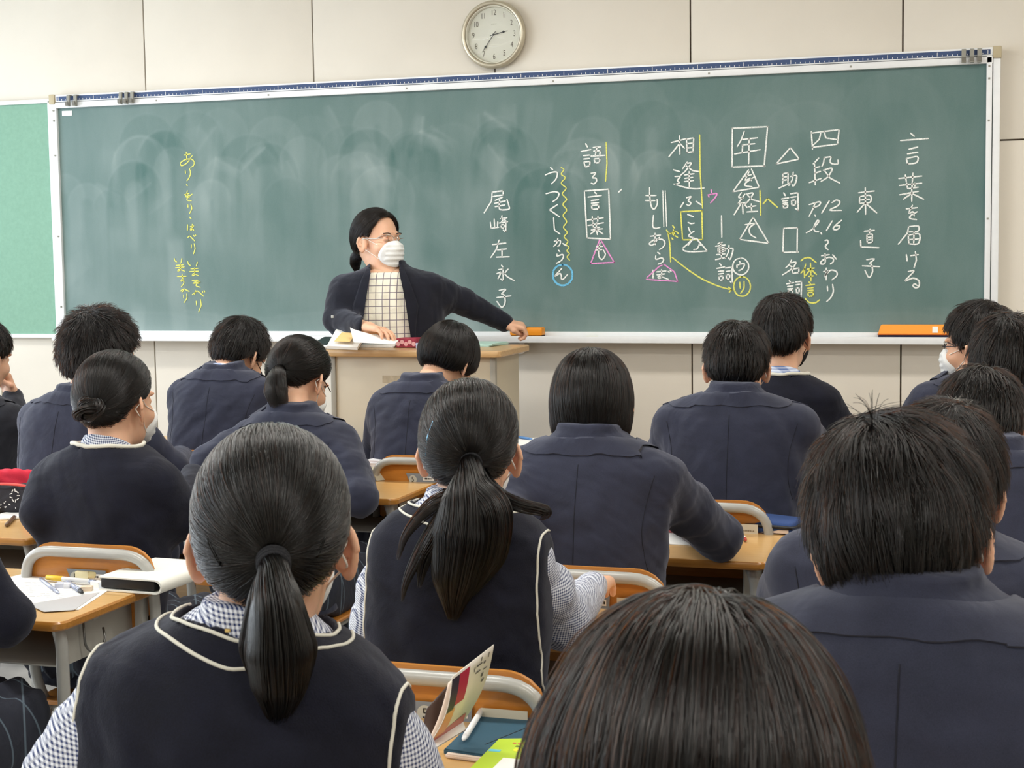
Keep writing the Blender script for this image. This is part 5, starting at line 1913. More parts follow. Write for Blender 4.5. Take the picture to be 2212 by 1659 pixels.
for s in (-1, 1):
    P = snap(g['hf'], np.array([(s * .014, .10, .030), (s * .03, .10, .036), (s * .047, .085, .031)]), .0012)
    tube('eyebrow', hw_(catmull(P, 5)), .0018, M_brow, g['root'], 6)
    P = snap(g['hf'], np.array([(s * .019, .095, .006), (s * .031, .10, .0035), (s * .044, .085, .006)]), .0006)
    tube('eyelashes', hw_(catmull(P, 5)), .0011, M_iris, g['root'], 6)
P = g['tw'](np.array([[0.0, 0, 0]]))
bt = box('sleeve_button', tuple(at(718, 684, 6.47) - g['RL']), (.012, .004, .012), M_steel, g['root'], .002)

# ================================================================== furniture


def slab(bm, x0, x1, y0, y1, z0, z1, r, n=6, bev=.0025):
    pts = []
    for cx_, cy_, a0 in ((x1 - r, y1 - r, 0), (x0 + r, y1 - r, 90), (x0 + r, y0 + r, 180), (x1 - r, y0 + r, 270)):
        for i in range(n + 1):
            a = math.radians(a0 + 90 * i / n)
            pts.append((cx_ + r * math.cos(a), cy_ + r * math.sin(a)))
    rings = [(z0, bev), (z0 + bev, 0), (z1 - bev, 0), (z1, bev)]
    cxm, cym = (x0 + x1) / 2, (y0 + y1) / 2
    R = []
    for z, ins in rings:
        row = []
        for x, y in pts:
            dx, dy = cxm - x, cym - y
            l = math.hypot(dx, dy)
            row.append(bm.verts.new((x + dx / l * ins, y + dy / l * ins, z)))
        R.append(row)
    m = len(pts)
    for a, b in zip(R[:-1], R[1:]):
        for i in range(m):
            bm.faces.new((a[i], a[(i + 1) % m], b[(i + 1) % m], b[i]))
    bm.faces.new(R[-1])
    bm.faces.new(R[0][::-1])


def make_desk(x, y, z=.74, rz=0.0, label=''):
    """x,y: centre; the pupil sits on the -y side"""
    e = empty('school_desk', (x, y, 0), rz, label, 'desk', 'school desks in rows')
    W, D = .65, .47
    bm = bmesh.new()
    slab(bm, -W / 2, W / 2, -D / 2, D / 2, z - .020, z - .0008, .028, bev=.004)
    mesh_bm('edge_band', bm, M_deskedge, e, True, 40)
    bm = bmesh.new()
    slab(bm, -W / 2 + .004, W / 2 - .004, -D / 2 + .004, D / 2 - .004, z - .012, z, .024, bev=.0015)
    mesh_bm('desktop', bm, M_desk, e, True, 40)
    bm = bmesh.new()
    bm_box(bm, (0, .03, z - .125), (.50, .32, .004), .001)
    bm_box(bm, (-.25, .03, z - .074), (.004, .32, .105), .0015)
    bm_box(bm, (.25, .03, z - .074), (.004, .32, .105), .0015)
    bm_box(bm, (0, .19, z - .085), (.50, .004, .08), .001)
    mesh_bm('storage_tray', bm, M_tray, e, True, 40)
    for s in (-1, 1):
        tube('leg', fillet([(s * .27, -.17, z - .022), (s * .285, -.175, z - .06), (s * .285, -.175, .02)], .04), .0135, M_steel, e, 12)
        bm = bmesh.new()
        bm_box(bm, (s * .285, .155, (z - .02) / 2 + .01), (.022, .055, z - .03), .006)
        lg = mesh_bm('leg', bm, M_steel, e, True, 40)
        bm = bmesh.new()
        for zz in np.arange(.3, z - .08, .05):
            bm_box(bm, (s * .2965, .155, zz), (.0012, .008, .03))
        mesh_bm('adjustment_slots', bm, M_black, lg)
        tube('foot_rail', [(s * .285, -.22, .018), (s * .285, .20, .018)], .0125, M_steel, e, 10)
    box('crossbar', (0, .155, .34), (.55, .018, .06), M_steel, e, .004)
    box('crossbar', (0, -.02, z - .035), (.54, .02, .022), M_steel, e, .003)
    tube('bag_hook', fillet([(.262, -.06, z - .03), (.266, -.06, z - .10), (.285, -.045, z - .118), (.292, -.02, z - .09), (.280, -.01, z - .065)], .02), .0028, mat('hook_wire', rgb(120, 120, 118), .3, metal=.8), e, 8)
    return e


def marks(name, e, rows, m, face, z=0.0, seed=0):
    """small printed dashes; rows of (x0,x1,z,h) on a plane y=face"""
    bm = bmesh.new()
    r_ = random.Random(seed)
    for x0, x1, zz, h in rows:
        x = x0
        while x < x1:
            wd = r_.uniform(.0015, .004)
            bm_box(bm, (x + wd / 2, face, zz), (wd, .0006, h * r_.uniform(.6, 1)))
            x += wd + .0012
    return mesh_bm(name, bm, m, e)


def text(name, s, size, loc_, rot, m, parent, sx=1.0, ext=.0003, align='CENTER'):
    cu = bpy.data.curves.new(name, 'FONT')
    cu.body = s
    cu.size = size
    cu.extrude = ext
    cu.align_x = align
    cu.align_y = 'CENTER'
    cu.materials.append(m)
    o = bpy.data.objects.new(name, cu)
    o.location = loc_
    o.rotation_euler = rot
    o.scale = (sx, 1, 1)
    COL.objects.link(o)
    bpy.context.view_layer.update()
    me = bpy.data.meshes.new_from_object(o)
    o2 = bpy.data.objects.new(name, me)
    o2.location, o2.rotation_euler, o2.scale = o.location, o.rotation_euler, o.scale
    bpy.data.objects.remove(o)
    return link(o2, parent)


def make_chair(x, y, top=.80, rz=0.0, label='', variant=0):
    """y: position of the back tube"""
    e = empty('school_chair', (x, y, 0), rz, label, 'chair', 'school chairs in rows')
    bm = bmesh.new()
    slab(bm, -.19, .19, .03, .40, .425, .437, .05)
    mesh_bm('seat', bm, M_chairwood, e, True, 40)
    hw2 = .170
    P = fillet([(-hw2, .07, .40), (-hw2 - .002, .02, .50), (-hw2, -.004, top - .013), (0, -.012, top - .010), (hw2, -.004, top - .013), (hw2 + .002, .02, .50), (hw2, .07, .40)], .075, 9)
    tube('back_tube', P, .0128, M_steel, e, 14)
    # plywood back, rounded upper corners, bowed
    nx_, nz2 = 22, 12
    F, Bk = [], []
    z0, z1, hwid = top - .235, top + .006, hw2 + .004
    V = []
    for th in (0.012, .021):
        for i in range(nx_ + 1):
            for j in range(nz2 + 1):
                u, v = i / nx_ * 2 - 1, j / nz2
                rc = .075
                xx = u * hwid
                top_here = z1
                dx = abs(xx) - (hwid - rc)
                if dx > 0:
                    top_here = z1 - rc + math.sqrt(max(rc * rc - dx * dx, 0))
                zz = z0 + (top_here - z0) * v
                V.append((xx, th - .010 * math.cos(u * 1.4) + .004 * (1 - v), zz))
    m_ = (nx_ + 1) * (nz2 + 1)
    Q = []
    idx = lambda i, j, k: k * m_ + i * (nz2 + 1) + j
    for i in range(nx_):
        for j in range(nz2):
            Q.append((idx(i, j, 0), idx(i + 1, j, 0), idx(i + 1, j + 1, 0), idx(i, j + 1, 0)))
            Q.append((idx(i, j, 1), idx(i, j + 1, 1), idx(i + 1, j + 1, 1), idx(i + 1, j, 1)))
    bk = mesh_np('backrest', V, np.array(Q), M_chairwood, e)
    Qe = []
    for i in range(nx_):
        Qe.append((idx(i, nz2, 0), idx(i + 1, nz2, 0), idx(i + 1, nz2, 1), idx(i, nz2, 1)))
        Qe.append((idx(i, 0, 0), idx(i, 0, 1), idx(i + 1, 0, 1), idx(i + 1, 0, 0)))
    for j in range(nz2):
        Qe.append((idx(0, j, 0), idx(0, j + 1, 0), idx(0, j + 1, 1), idx(0, j, 1)))
        Qe.append((idx(nx_, j, 0), idx(nx_, j, 1), idx(nx_, j + 1, 1), idx(nx_, j + 1, 0)))
    mesh_np('backrest_edge', V, np.array(Qe), M_chairedge, bk)
    for s in (-1, 1):
        tube('leg', fillet([(s * .165, .06, .415), (s * .175, .035, .3), (s * .18, .0, .012)], .05), .011, M_steel, e, 10)
        tube('leg', fillet([(s * .165, .36, .415), (s * .175, .375, .3), (s * .18, .38, .012)], .05), .011, M_steel, e, 10)
        tube('side_rail', [(s * .165, .05, .412), (s * .165, .38, .412)], .011, M_steel, e, 10)
    tube('stretcher', [(-.165, .37, .405), (.165, .37, .405)], .009, M_steel, e, 8)
    # labels on the back
    yf = -.0025
    M_lab = mat('label_grey', rgb(134, 142, 152), .45)
    bm = bmesh.new()
    x0, x1, zt, zb = -.045, .045, top - .052, top - .105
    v = [bm.verts.new(p) for p in ((x0 - .012, yf, zt), (x1 + .004, yf, zt), (x1, yf, zb), (x0 + .012, yf, zb))]
    bm.faces.new(v)
    rr2 = bmesh.ops.extrude_face_region(bm, geom=list(bm.faces))
    for q in [a for a in rr2['geom'] if isinstance(a, bmesh.types.BMVert)]:
        q.co.y -= .0006
    lb = mesh_bm('size_label', bm, M_lab, bk)
    bm = bmesh.new()
    bmesh.ops.create_circle(bm, cap_ends=True, radius=.014, segments=24)
    bmesh.ops.transform(bm, matrix=Matrix.Translation((x0 + .012, yf - .0009, top - .072)) @ Matrix.Rotation(math.radians(90), 4, 'X'), verts=bm.verts)
    mesh_bm('label_disc', bm, mat('label_disc', rgb(196, 196, 186), .5), lb)
    text('size_number', '5', .024, (x0 + .012, yf - .0014, top - .072), (math.radians(90), 0, 0), M_black, lb, .8)
    bm = bmesh.new()
    slab(bm, .0, .042, -.0006, 0, 0, .014, .0003, bev=.0001)
    bm.free()
    box('label_window', (.022, yf - .0009, top - .068), (.038, .0006, .013), M_white, lb, .0002)
    marks('label_print', lb, [(.006, .036, top - .068, .006), (-.02, .036, top - .085, .004), (-.02, .03, top - .095, .004)], M_black, yf - .0014, seed=variant)
    # second paper sticker
    if variant == 1:
        bm = bmesh.new()
        bmesh.ops.create_circle(bm, cap_ends=True, radius=.032, segments=28)
        bmesh.ops.transform(bm, matrix=Matrix.Translation((.108, yf - .0004, top - .075)) @ Matrix.Rotation(math.radians(90), 4, 'X'), verts=bm.verts)
        ps = mesh_bm('round_sticker', bm, mat('sticker_worn', rgb(206, 200, 188), .7, noise=.12, nscale=160), bk)
        rs_ = random.Random(5)
        bm = bmesh.new()
        for i in range(34):
            a, q = rs_.uniform(0, 6.28), .029 * math.sqrt(rs_.random())
            bm_box(bm, (.108 + q * math.cos(a), yf - .0010, top - .075 + q * math.sin(a)), (rs_.uniform(.003, .008), .0005, .0009), rot=Matrix.Rotation(rs_.uniform(0, 3), 4, 'Y'))
        bm_box(bm, (.108, yf - .0010, top - .075), (.066, .0005, .0016), rot=Matrix.Rotation(.5, 4, 'Y'))
        mesh_bm('sticker_scratches', bm, mat('scratch_brown', rgb(96, 70, 58), .8), ps)
    else:
        ps = box('paper_sticker', (.103, yf - .0004, top - .078), (.078, .0008, .046), mat('sticker_cream', rgb(214, 204, 182), .7), bk)
        marks('sticker_print', ps, [(.07, .078, top - .072, .004), (.086, .13, top - .072, .004), (.07, .095, top - .080, .004), (.07, .10, top - .089, .0035), (.106, .138, top - .089, .0035)], mat('print_faded', rgb(140, 124, 100), .8), yf - .0012, seed=variant + 3)
    return e


make_chair(2.53, -3.72, .82, 0, 'wooden chair with round scratched sticker behind the bun-haired student', 1)
make_chair(3.715, -4.52, .82, 0.0, 'wooden chair with cream sticker behind the long wispy ponytail student', 0)
make_chair(3.73, -3.69, .82, 0, 'wooden chair with cream sticker behind the student with the bob', 2)
make_chair(3.80, -2.76, .82, 0, 'wooden chair beside the blue pouch, behind the boy in blazer', 3)
make_chair(1.93, -2.10, .82, 0, 'front row wooden chair behind the boy with black mask', 4)
make_chair(2.73, -2.08, .82, 0, 'front row wooden chair beyond the stack of books', 5)
make_chair(1.02, -2.40, .82, 0, 'chair at the left edge behind the boy holding a pen', 6)
make_desk(2.385, -3.865, .74, 0, 'desk at the left with papers, pens and a white case on it')
make_desk(3.70, -4.69, .74, 0, 'desk at the lower edge with standing textbook, teal notebook and green booklet')
make_desk(3.70, -3.76, .74, 0, 'desk of the long ponytail student, mostly hidden, showing a sliver of top')
make_desk(3.70, -2.90, .74, 0, 'desk with the blue zip pouch near the resting navy elbow')
make_desk(3.70, -1.96, .74, 0, 'desk beyond the tousled boy with one white sheet at its corner')
make_desk(2.455, -2.20, .74, 0, 'desk carrying the stack of pale books')
make_desk(1.74, -3.05, .74, 0, 'desk at the left edge with the red and black pencil bag')
make_desk(1.95, -1.31, .74, 0, 'front row desk seen between the brown ponytail student and the bowl cut')
make_desk(2.68, -1.31, .74, 0, 'front row desk with papers and a blue pen')
make_desk(0.95, -1.31, .74, 0, 'front row desk at the left edge with a white sheet')

def seat_for(key, chair_label, desk_label=None, dx=0.0, dy=0.0):
    p = [v for k_, v in PEOPLE.items() if key in k_][0]['pel']
    make_chair(p[0] + dx, p[1] - .215 + dy, .80, 0, chair_label, 7)
    if desk_label:
        make_desk(p[0] + dx, p[1] + .43 + dy, .74, 0, desk_label)


seat_for('pinned black ponytail', 'nearest chair, under the student with the double-trimmed vest')
seat_for('dark brown straight hair', 'chair under the student whose head is cut off below', 'desk between the brown-haired head and the shaggy-haired boy')
seat_for('large boy with shaggy', 'chair under the large shaggy-haired boy', 'desk directly in front of the shaggy-haired boy', 0, -.04)
seat_for('mostly hidden by the shaggy', 'chair under the hidden student beyond the shaggy-haired boy', 'desk in front of the student hidden by the shaggy-haired boy')
seat_for('deeply bowed head', 'chair under the boy with deeply bowed head', 'desk in front of the boy with deeply bowed head')
seat_for('resting his cheek', 'chair under the boy resting his cheek', 'desk under the elbow of the boy resting his cheek', 0, -.03)
seat_for('seen in profile', 'chair under the boy in profile with glasses')
seat_for('sitting upright below', 'chair under the upright boy in the navy sweater')
seat_for('at the left edge, only', 'chair under the tartan skirt at the left edge')
seat_for('thick cropped black hair', 'chair under the boy with thick cropped hair', None, 0, .06)
seat_for('brown high ponytail', 'chair under the student with the brown high ponytail')

# ================================================================== things on desks
ZD = .7405


def flat(name, px, z, th, m, label, cat, group=None, parent=None, lift=0.0, smooth=False):
    """thing lying on a surface of height z, outline given where its corners touch"""
    P = [at_z(a, b, z) for a, b in px]
    c = sum(P) / len(P)
    bm = bmesh.new()
    lo_ = [bm.verts.new((p[0] - c[0], p[1] - c[1], lift)) for p in P]
    hi_ = [bm.verts.new((p[0] - c[0], p[1] - c[1], lift + th)) for p in P]
    n = len(P)
    bm.faces.new(lo_[::-1])
    bm.faces.new(hi_)
    for i in range(n):
        bm.faces.new((lo_[i], lo_[(i + 1) % n], hi_[(i + 1) % n], hi_[i]))
    if th > .004:
        bmesh.ops.bevel(bm, geom=list(bm.edges), offset=min(.002, th * .3), segments=2, affect='EDGES')
    o = mesh_bm(name, bm, m, parent, th > .004, 40)
    o.location = (c[0], c[1], z)
    if label:
        tag(o, label, cat, group)
    return o


def rect_thing(name, c_px, z, w_, d_, th, ang, m, label, cat, group=None, bev=.002, real=None):
    c = at_z(c_px[0], c_px[1], z)
    e = empty(name, (c[0], c[1], z), math.radians(ang), label, cat, group)
    return e


# left desk
sh = flat('paper_sheet', [(10, 1250), (88, 1232), (240, 1272), (170, 1318), (20, 1312)], ZD, .0012, M_white, 'white printed sheets under the pens on the left desk', 'paper')


def print_lines(o, n, w_, d_, ang, m, z, seed=1, x0=0, y0=0):
    r_ = random.Random(seed)
    bm = bmesh.new()
    for i in range(n):
        y = y0 + d_ * (i / max(n - 1, 1) - .5)
        x = -w_ / 2
        while x < w_ / 2:
            l = r_.uniform(.004, .02)
            if r_.random() < .75:
                bm_box(bm, (x0 + x + l / 2, y, z), (min(l, w_ / 2 - x), .0016, .0003), rot=None)
            x += l + .003
    bmesh.ops.rotate(bm, verts=bm.verts, cent=(0, 0, 0), matrix=Matrix.Rotation(ang, 3, 'Z'))
    q = mesh_bm('print', bm, m, o)
    return q


print_lines(sh, 9, .20, .14, .1, mat('print_light', rgb(196, 196, 202), .9), .0015)
flat('plastic_sheet', [(60, 1306), (180, 1285), (215, 1280), (160, 1318), (95, 1322)], ZD + .002, .0008, mat('clear_plastic', rgb(206, 208, 212), .15), 'glossy clear plastic file corner on the left desk', 'file')


def stick(name, p0, p1, z, r0, m, label, cat, tipm=None, group=None, tip=.18, capm=None, n=10):
    a, b = at_z(*p0, z), at_z(*p1, z)
    c = (a + b) / 2
    e = empty(name, (c[0], c[1], z), 0, label, cat, group)
    d = (b - a)
    L_ = np.linalg.norm(d)
    a2, b2 = a - c, b - c
    a2[2] = b2[2] = r0
    dd = (b2 - a2) / L_
    tube('barrel', [a2, a2 + dd * L_ * .02, b2 - dd * L_ * tip], [r0 * .8, r0, r0], m, e, n)
    tube('tip', [b2 - dd * L_ * tip, b2 - dd * L_ * tip * .5, b2], [r0 * 1.02, r0 * .8, r0 * .25], tipm or m, e, n)
    if capm:
        tube('cap', [a2, a2 + dd * L_ * .3], r0 * 1.12, capm, e, n)
    return e


M_silver = mat('pen_silver', rgb(176, 184, 206), .25, metal=.5)
M_yel = mat('pen_yellow', rgb(240, 200, 60), .4)
M_cream = mat('cream_plastic', rgb(240, 228, 176), .5)
stick('highlighter', (102, 1252), (215, 1263), ZD + .006, .0055, mat('marker_white', rgb(236, 238, 240), .3), 'white highlighter pen with yellow cap on the left desk', 'pen', M_silver, capm=M_yel)
stick('mechanical_pencil', (88, 1254), (128, 1286), ZD, .0045, M_silver, 'thin silver mechanical pencil nearest the sheet edge', 'pencil', M_silver)
stick('pen', (140, 1258), (180, 1286), ZD, .0055, M_silver, 'thick silver pen pointing to the desk edge', 'pen', M_black)
stick('pen', (205, 1240), (243, 1226), ZD + .01, .007, M_cream, 'cream barrel pen beside the white tablet case', 'pen')
stick('marker', (138, 1248), (224, 1253), ZD, .0045, mat('marker_pink', rgb(226, 160, 150), .4), 'pink marker lying behind the highlighter', 'pen')


def block(name, px, z, s, ang, m, label, cat, bev=.002, m2=None, group=None):
    c = at_z(px[0], px[1], z)
    e = empty(name, (c[0], c[1], z), math.radians(ang), label, cat, group)
    box('block', (0, 0, s[2] / 2), s, m, e, bev)
    if m2:
        box('sleeve', (-s[0] * .2, 0, s[2] / 2), (s[0] * .62, s[1] * 1.04, s[2] * 1.06), m2, e, .001)
    return e


block('eraser', (138, 1270), ZD, (.035, .020, .012), 10, mat('eraser_white', rgb(232, 234, 240), .6), 'rounded white eraser between the silver pens', 'eraser', .004, mat('eraser_sleeve', rgb(206, 210, 224), .5))
block('eraser', (188, 1277), ZD, (.026, .018, .012), 20, mat('eraser_peach', rgb(228, 208, 184), .6), 'small peach eraser beside the thick silver pen', 'eraser', .002)
block('correction_tape', (218, 1270), ZD, (.045, .022, .014), -15, mat('tape_clear', rgb(214, 220, 228), .3), 'pale correction tape by the white tablet case', 'stationery', .004, M_white)
block('tape_roller', (190, 1247), ZD + .008, (.05, .03, .016), 15, M_cream, 'cream tape roller on the left desk', 'stationery', .006, mat('tape_top', rgb(246, 238, 196), .5))

# white tablet case, folded cover, open end towards us
c = at_z(316, 1266, ZD)
e = empty('tablet_case', (c[0], c[1], ZD), math.radians(-3), 'white folding tablet case with rounded spine on the left desk', 'case')
yb, xb = -.02, .06
P = []
for a in np.linspace(-90, 90, 12):
    P.append((.075 + .016 * math.cos(math.radians(a)), .017 + .0165 * math.sin(math.radians(a))))
prof = [(-.075, .0005)] + P + [(-.075, .0335)]
inner = [(x if x < 0 else x - .003, z + (.0035 if z < .017 else -.0035)) for x, z in prof]
bm = bmesh.new()
y0_, y1_ = -.075, .15
vo = [[bm.verts.new((x, y, z)) for x, z in prof] for y in (y0_, y1_)]
vi = [[bm.verts.new((x, y, z)) for x, z in inner] for y in (y0_, y1_)]
for i in range(len(prof) - 1):
    bm.faces.new((vo[0][i], vo[0][i + 1], vo[1][i + 1], vo[1][i]))
    bm.faces.new((vi[0][i], vi[1][i], vi[1][i + 1], vi[0][i + 1]))
    bm.faces.new((vo[0][i], vi[0][i], vi[0][i + 1], vo[0][i + 1]))
    bm.faces.new((vo[1][i], vo[1][i + 1], vi[1][i + 1], vi[1][i]))
mesh_bm('cover', bm, mat('case_ivory', rgb(240, 240, 232), .6, bump=.2, bscale=700), e, True, 50)
box('tablet', (-.004, .037, .017), (.142, .21, .022), M_black, e, .003)

# red and black pencil bag
c = at_z(28, 1106, ZD)
e = empty('pencil_bag', (c[0], c[1], ZD), math.radians(8), 'open black and red pencil bag on the left edge desk', 'bag')


def bagf(P):
    d = rbox(P, (0, 0, .05), (.11, .05, .05), .028)
    d = d + .012 * np.clip((P[:, 2] - .05) / .05, 0, 1) - folds(P, 4, .0025, .05)
    return np.maximum(d, -rbox(P, (.01, .012, .11), (.085, .030, .055), .02))


V, Q = nets(bagf, (-.15, -.09, -.01), (.15, .09, .12), .005)
mesh_np('pouch', V, Q, mat('bag_black_fabric', rgb(38, 38, 46), .9, bump=.5, bscale=400), e)
V, Q = nets(lambda P: rbox(P, (.02, .058, .068), (.105, .016, .052), .014) - folds(P, 8, .004, .04), (-.12, .03, -.0), (.15, .1, .14), .005)
mesh_np('flap', V, Q, mat('bag_red_fabric', rgb(206, 34, 60), .8, bump=.3, bscale=300), e)
tube('zip_edge', catmull([(-.10, -.045, .085), (.0, -.052, .092), (.085, -.048, .082), (.112, -.03, .045), (.115, -.01, .01)], 6), .004, mat('bag_piping', rgb(226, 90, 86), .7), e, 8)
bm = bmesh.new()
rs_ = random.Random(9)
for i in range(16):
    bm_box(bm, (rs_.uniform(-.06, .05), -.0525, rs_.uniform(.02, .045)), (rs_.uniform(.003, .009), .001, .002), rot=Matrix.Rotation(rs_.uniform(0, 3), 4, 'Y'))
for i in range(9):
    a = i * .7
    bm_box(bm, (.035 + .012 * math.cos(a), -.0525, .058 + .016 * math.sin(a)), (.009, .001, .0025), rot=Matrix.Rotation(a, 4, 'Y'))
mesh_bm('embroidery', bm, mat('thread_white', rgb(226, 226, 226), .8), e)
box('red_patch', (.07, -.0515, .04), (.026, .001, .034), mat('bag_red_fabric', rgb(206, 34, 60), .8), e, 0, rot=Matrix.Rotation(.3, 4, 'Y'))
stick('pen', (14, 1139), (34, 1118), ZD, .006, mat('pen_brown', rgb(110, 86, 62), .4), 'brown pen lying on the left edge desk', 'pen', M_silver)
flat('notebook', [(0, 1113), (30, 1107), (66, 1116), (40, 1122), (0, 1124)], ZD, .006, M_white, 'white notebook edge below the pencil bag', 'notebook')

# book stack on the second desk
c = at_z(858, 1037, ZD)
cols = [rgb(240, 232, 232), rgb(236, 222, 222), rgb(244, 240, 240), rgb(238, 226, 226), rgb(242, 238, 240)]
zz = ZD
for i, (th, dx, ang, cl) in enumerate(((.018, .0, -6, 0), (.012, .006, -4, 1), (.009, -.012, -7, 3), (.012, -.014, -5, 2), (.008, -.012, -8, 4))):
    e = empty('book', (c[0] + dx + .0, c[1] + .09, zz), math.radians(ang), ['thick pale textbook, bottom of the stack', 'pink-edged textbook, second from the bottom of the stack', 'thin textbook in the middle of the stack',
              'white textbook, second from the top of the stack', 'white book with blue and pink cover print on top of the stack'][i], 'book', 'stack of school books')
    box('pages', (0, 0, th / 2), (.205 - .012 * (i > 1), .165, th - .0025), mat('pages_%d' % i, cols[cl], .8, noise=.04, nscale=900, stretch=(.02, .02, 1)), e)
    box('cover', (0, 0, th - .0006), (.21 - .012 * (i > 1), .17, .0012), mat('book_cover_white', rgb(244, 242, 246), .35), e)
    box('cover', (0, 0, .0006), (.21 - .012 * (i > 1), .17, .0012), mat('book_cover_white', rgb(244, 242, 246), .35), e)
    if i == 4:
        bm = bmesh.new()
        slab(bm, .0, .05, -.03, .03, th + .0001, th + .0005, .02, bev=.0001)
        mesh_bm('cover_print', bm, mat('print_blue', rgb(128, 172, 220), .5), e)
        bm = bmesh.new()
        slab(bm, .05, .085, -.02, .04, th + .0001, th + .0005, .012, bev=.0001)
        slab(bm, -.07, -.02, .0, .04, th + .0001, th + .0005, .012, bev=.0001)
        mesh_bm('cover_print', bm, mat('print_pink', rgb(222, 170, 204), .5), e)
    zz += th + .0004
c = at_z(815, 1036, ZD)
e = empty('tablet_stand', (c[0], c[1], ZD), math.radians(60), 'small cream folding stand leaning beside the book stack', 'stand')
for s in (-1, 1):
    box('stand_leaf', (0, s * .014, .022), (.05, .003, .052), mat('stand_cream', rgb(214, 208, 186), .5), e, .001, rot=Matrix.Rotation(s * .6, 4, 'X'))

# blue zip pouch
c = at_z(1640, 1150, ZD)
e = empty('zip_pouch', (c[0], c[1] + .05, ZD), math.radians(-8), 'blue zip pouch with black edge on the wooden desk', 'pouch')
V, Q = nets(lambda P: rbox(P, (0, 0, .015 + .004 * np.zeros(1)[0]), (.100, .062, .015), .012) - .004 * np.exp(-((P[:, 0] + .01) / .06) ** 2), (-.12, -.08, -.005), (.12, .08, .045), .0045)
mesh_np('shell', V, Q, mat('pouch_blue', rgb(44, 72, 128), .85, bump=.4, bscale=500), e)
P = np.array([(-.103, -.05, .020), (-.06, -.064, .022), (.06, -.0645, .020), (.098, -.058, .018), (.103, -.02, .017), (.102, .05, .017)])
tube('zip', catmull(P, 6), .0045, M_black, e, 8)
box('inner_pages', (.035, -.058, .008), (.11, .01, .010), mat('page_cream', rgb(232, 212, 196), .8), e, .001)
box('zip_pull', (-.02, -.066, .010), (.004, .003, .016), M_black, e, .001)
flat('paper_sheet', [(1438, 1140), (1480, 1140), (1520, 1180), (1435, 1176)], ZD, .002, M_white, 'white sheets showing between arm and torso of the bob student', 'paper')
flat('notebook', [(1436, 1132), (1452, 1130), (1470, 1152), (1436, 1150)], ZD + .003, .008, mat('cover_rose', rgb(176, 84, 92), .5), 'rose notebook corner lying on the sheets by the bob student', 'notebook')
stick('pen', (1596, 1152), (1612, 1172), ZD, .005, M_white, 'white pen beside the bob student elbow', 'pen', mat('pen_red', rgb(190, 60, 50), .4))
flat('paper_sheet', [(1696, 1044), (1716, 1042), (1745, 1072), (1694, 1072)], ZD, .003, M_white, 'white sheet on the desk corner by the tousled boy sleeve', 'paper')
flat('paper_sheet', [(1112, 948), (1185, 946), (1190, 958), (1116, 964)], ZD, .003, M_white, 'white sheets on the front desk right of the bowl cut', 'paper')
stick('pen', (1116, 946), (1150, 951), ZD + .004, .005, mat('pen_clear_blue', rgb(90, 140, 200), .3), 'blue pen on the white sheets of the front desk', 'pen')
flat('paper_sheet', [(0, 935), (20, 932), (44, 955), (0, 955)], ZD, .003, M_white, 'white sheet on the front row desk at the left edge', 'paper')

# lower desk: teal notebook, stylus, green booklet, standing textbook
o = flat('notebook', [(1062, 1530), (1230, 1534), (1150, 1660), (958, 1632)], ZD + .0, .010, mat('teal_cover', rgb(44, 84, 104), .7, bump=.3, bscale=600), 'teal tablet folio with cream edge on the lower desk', 'notebook')
o2 = flat('page_edge', [(1062, 1536), (1228, 1540), (1150, 1664), (961, 1638)], ZD, .0065, mat('page_cream', rgb(232, 212, 196), .8), None, None)
o2.parent = o
o2.location = (o2.location[0] - o.location[0], o2.location[1] - o.location[1], -.0002)
o.location = (o.location[0], o.location[1], ZD + .0004)
tube('cover_crease', [(.06, .10, .0103), (-.01, -.09, .0103)], .0006, M_black, o, 6)
stick('stylus', (1041, 1540), (1000, 1606), ZD + .0125, .0048, mat('stylus_white', rgb(240, 240, 240), .25), 'white stylus lying on the teal folio', 'stylus', tip=.12)
gb = flat('booklet', [(1078, 1600), (1190, 1598), (1230, 1700), (980, 1700)], ZD + .0125, .003, mat('cover_lime', rgb(190, 220, 62), .5), 'lime green booklet with red and yellow title on the lower desk', 'booklet')
bm = bmesh.new()
for k_, (n_, yy_, h_) in enumerate(((14, .075, .005),)):
    for i in range(n_):
        bm_box(bm, (-.03 + i * .008, yy_, .0033), (.005, h_, .0004))
mesh_bm('title_print', bm, mat('print_redpink', rgb(226, 120, 90), .6), gb)
bm = bmesh.new()
for i in range(5):
    bm_box(bm, (-.02 + i * .02, .062, .0033), (.008, .006, .0004))
mesh_bm('title_print', bm, mat('print_darkgreen', rgb(90, 110, 40), .6), gb)
bm = bmesh.new()
for i in range(5):
    b2 = bmesh.new()
    bmesh.ops.create_circle(b2, cap_ends=True, radius=.0075, segments=16)
    bmesh.ops.translate(b2, verts=b2.verts, vec=(-.015 + i * .014, .045, .0034))
    _merge(bm, b2)
mesh_bm('yellow_dots', bm, mat('print_yellow', rgb(250, 240, 60), .6), gb)
box('blue_tag', (-.048, .034, .0033), (.018, .010, .0004), mat('print_sky', rgb(110, 200, 220), .6), gb)
box('white_panel', (.02, -.02, .0033), (.09, .05, .0004), M_white, gb)

# standing, fanned textbook
a0 = at_z(948, 1622, ZD)
a1 = at_z(1006, 1580, ZD)
top1 = at(1066, 1392, 2.36)
top0 = at(976, 1462, 2.28)
e = empty('textbook', tuple((a0 + a1) / 2), 0, 'textbook standing half open with white cover and crimson stripe on the lower desk', 'book')
E0 = (a0 + a1) / 2


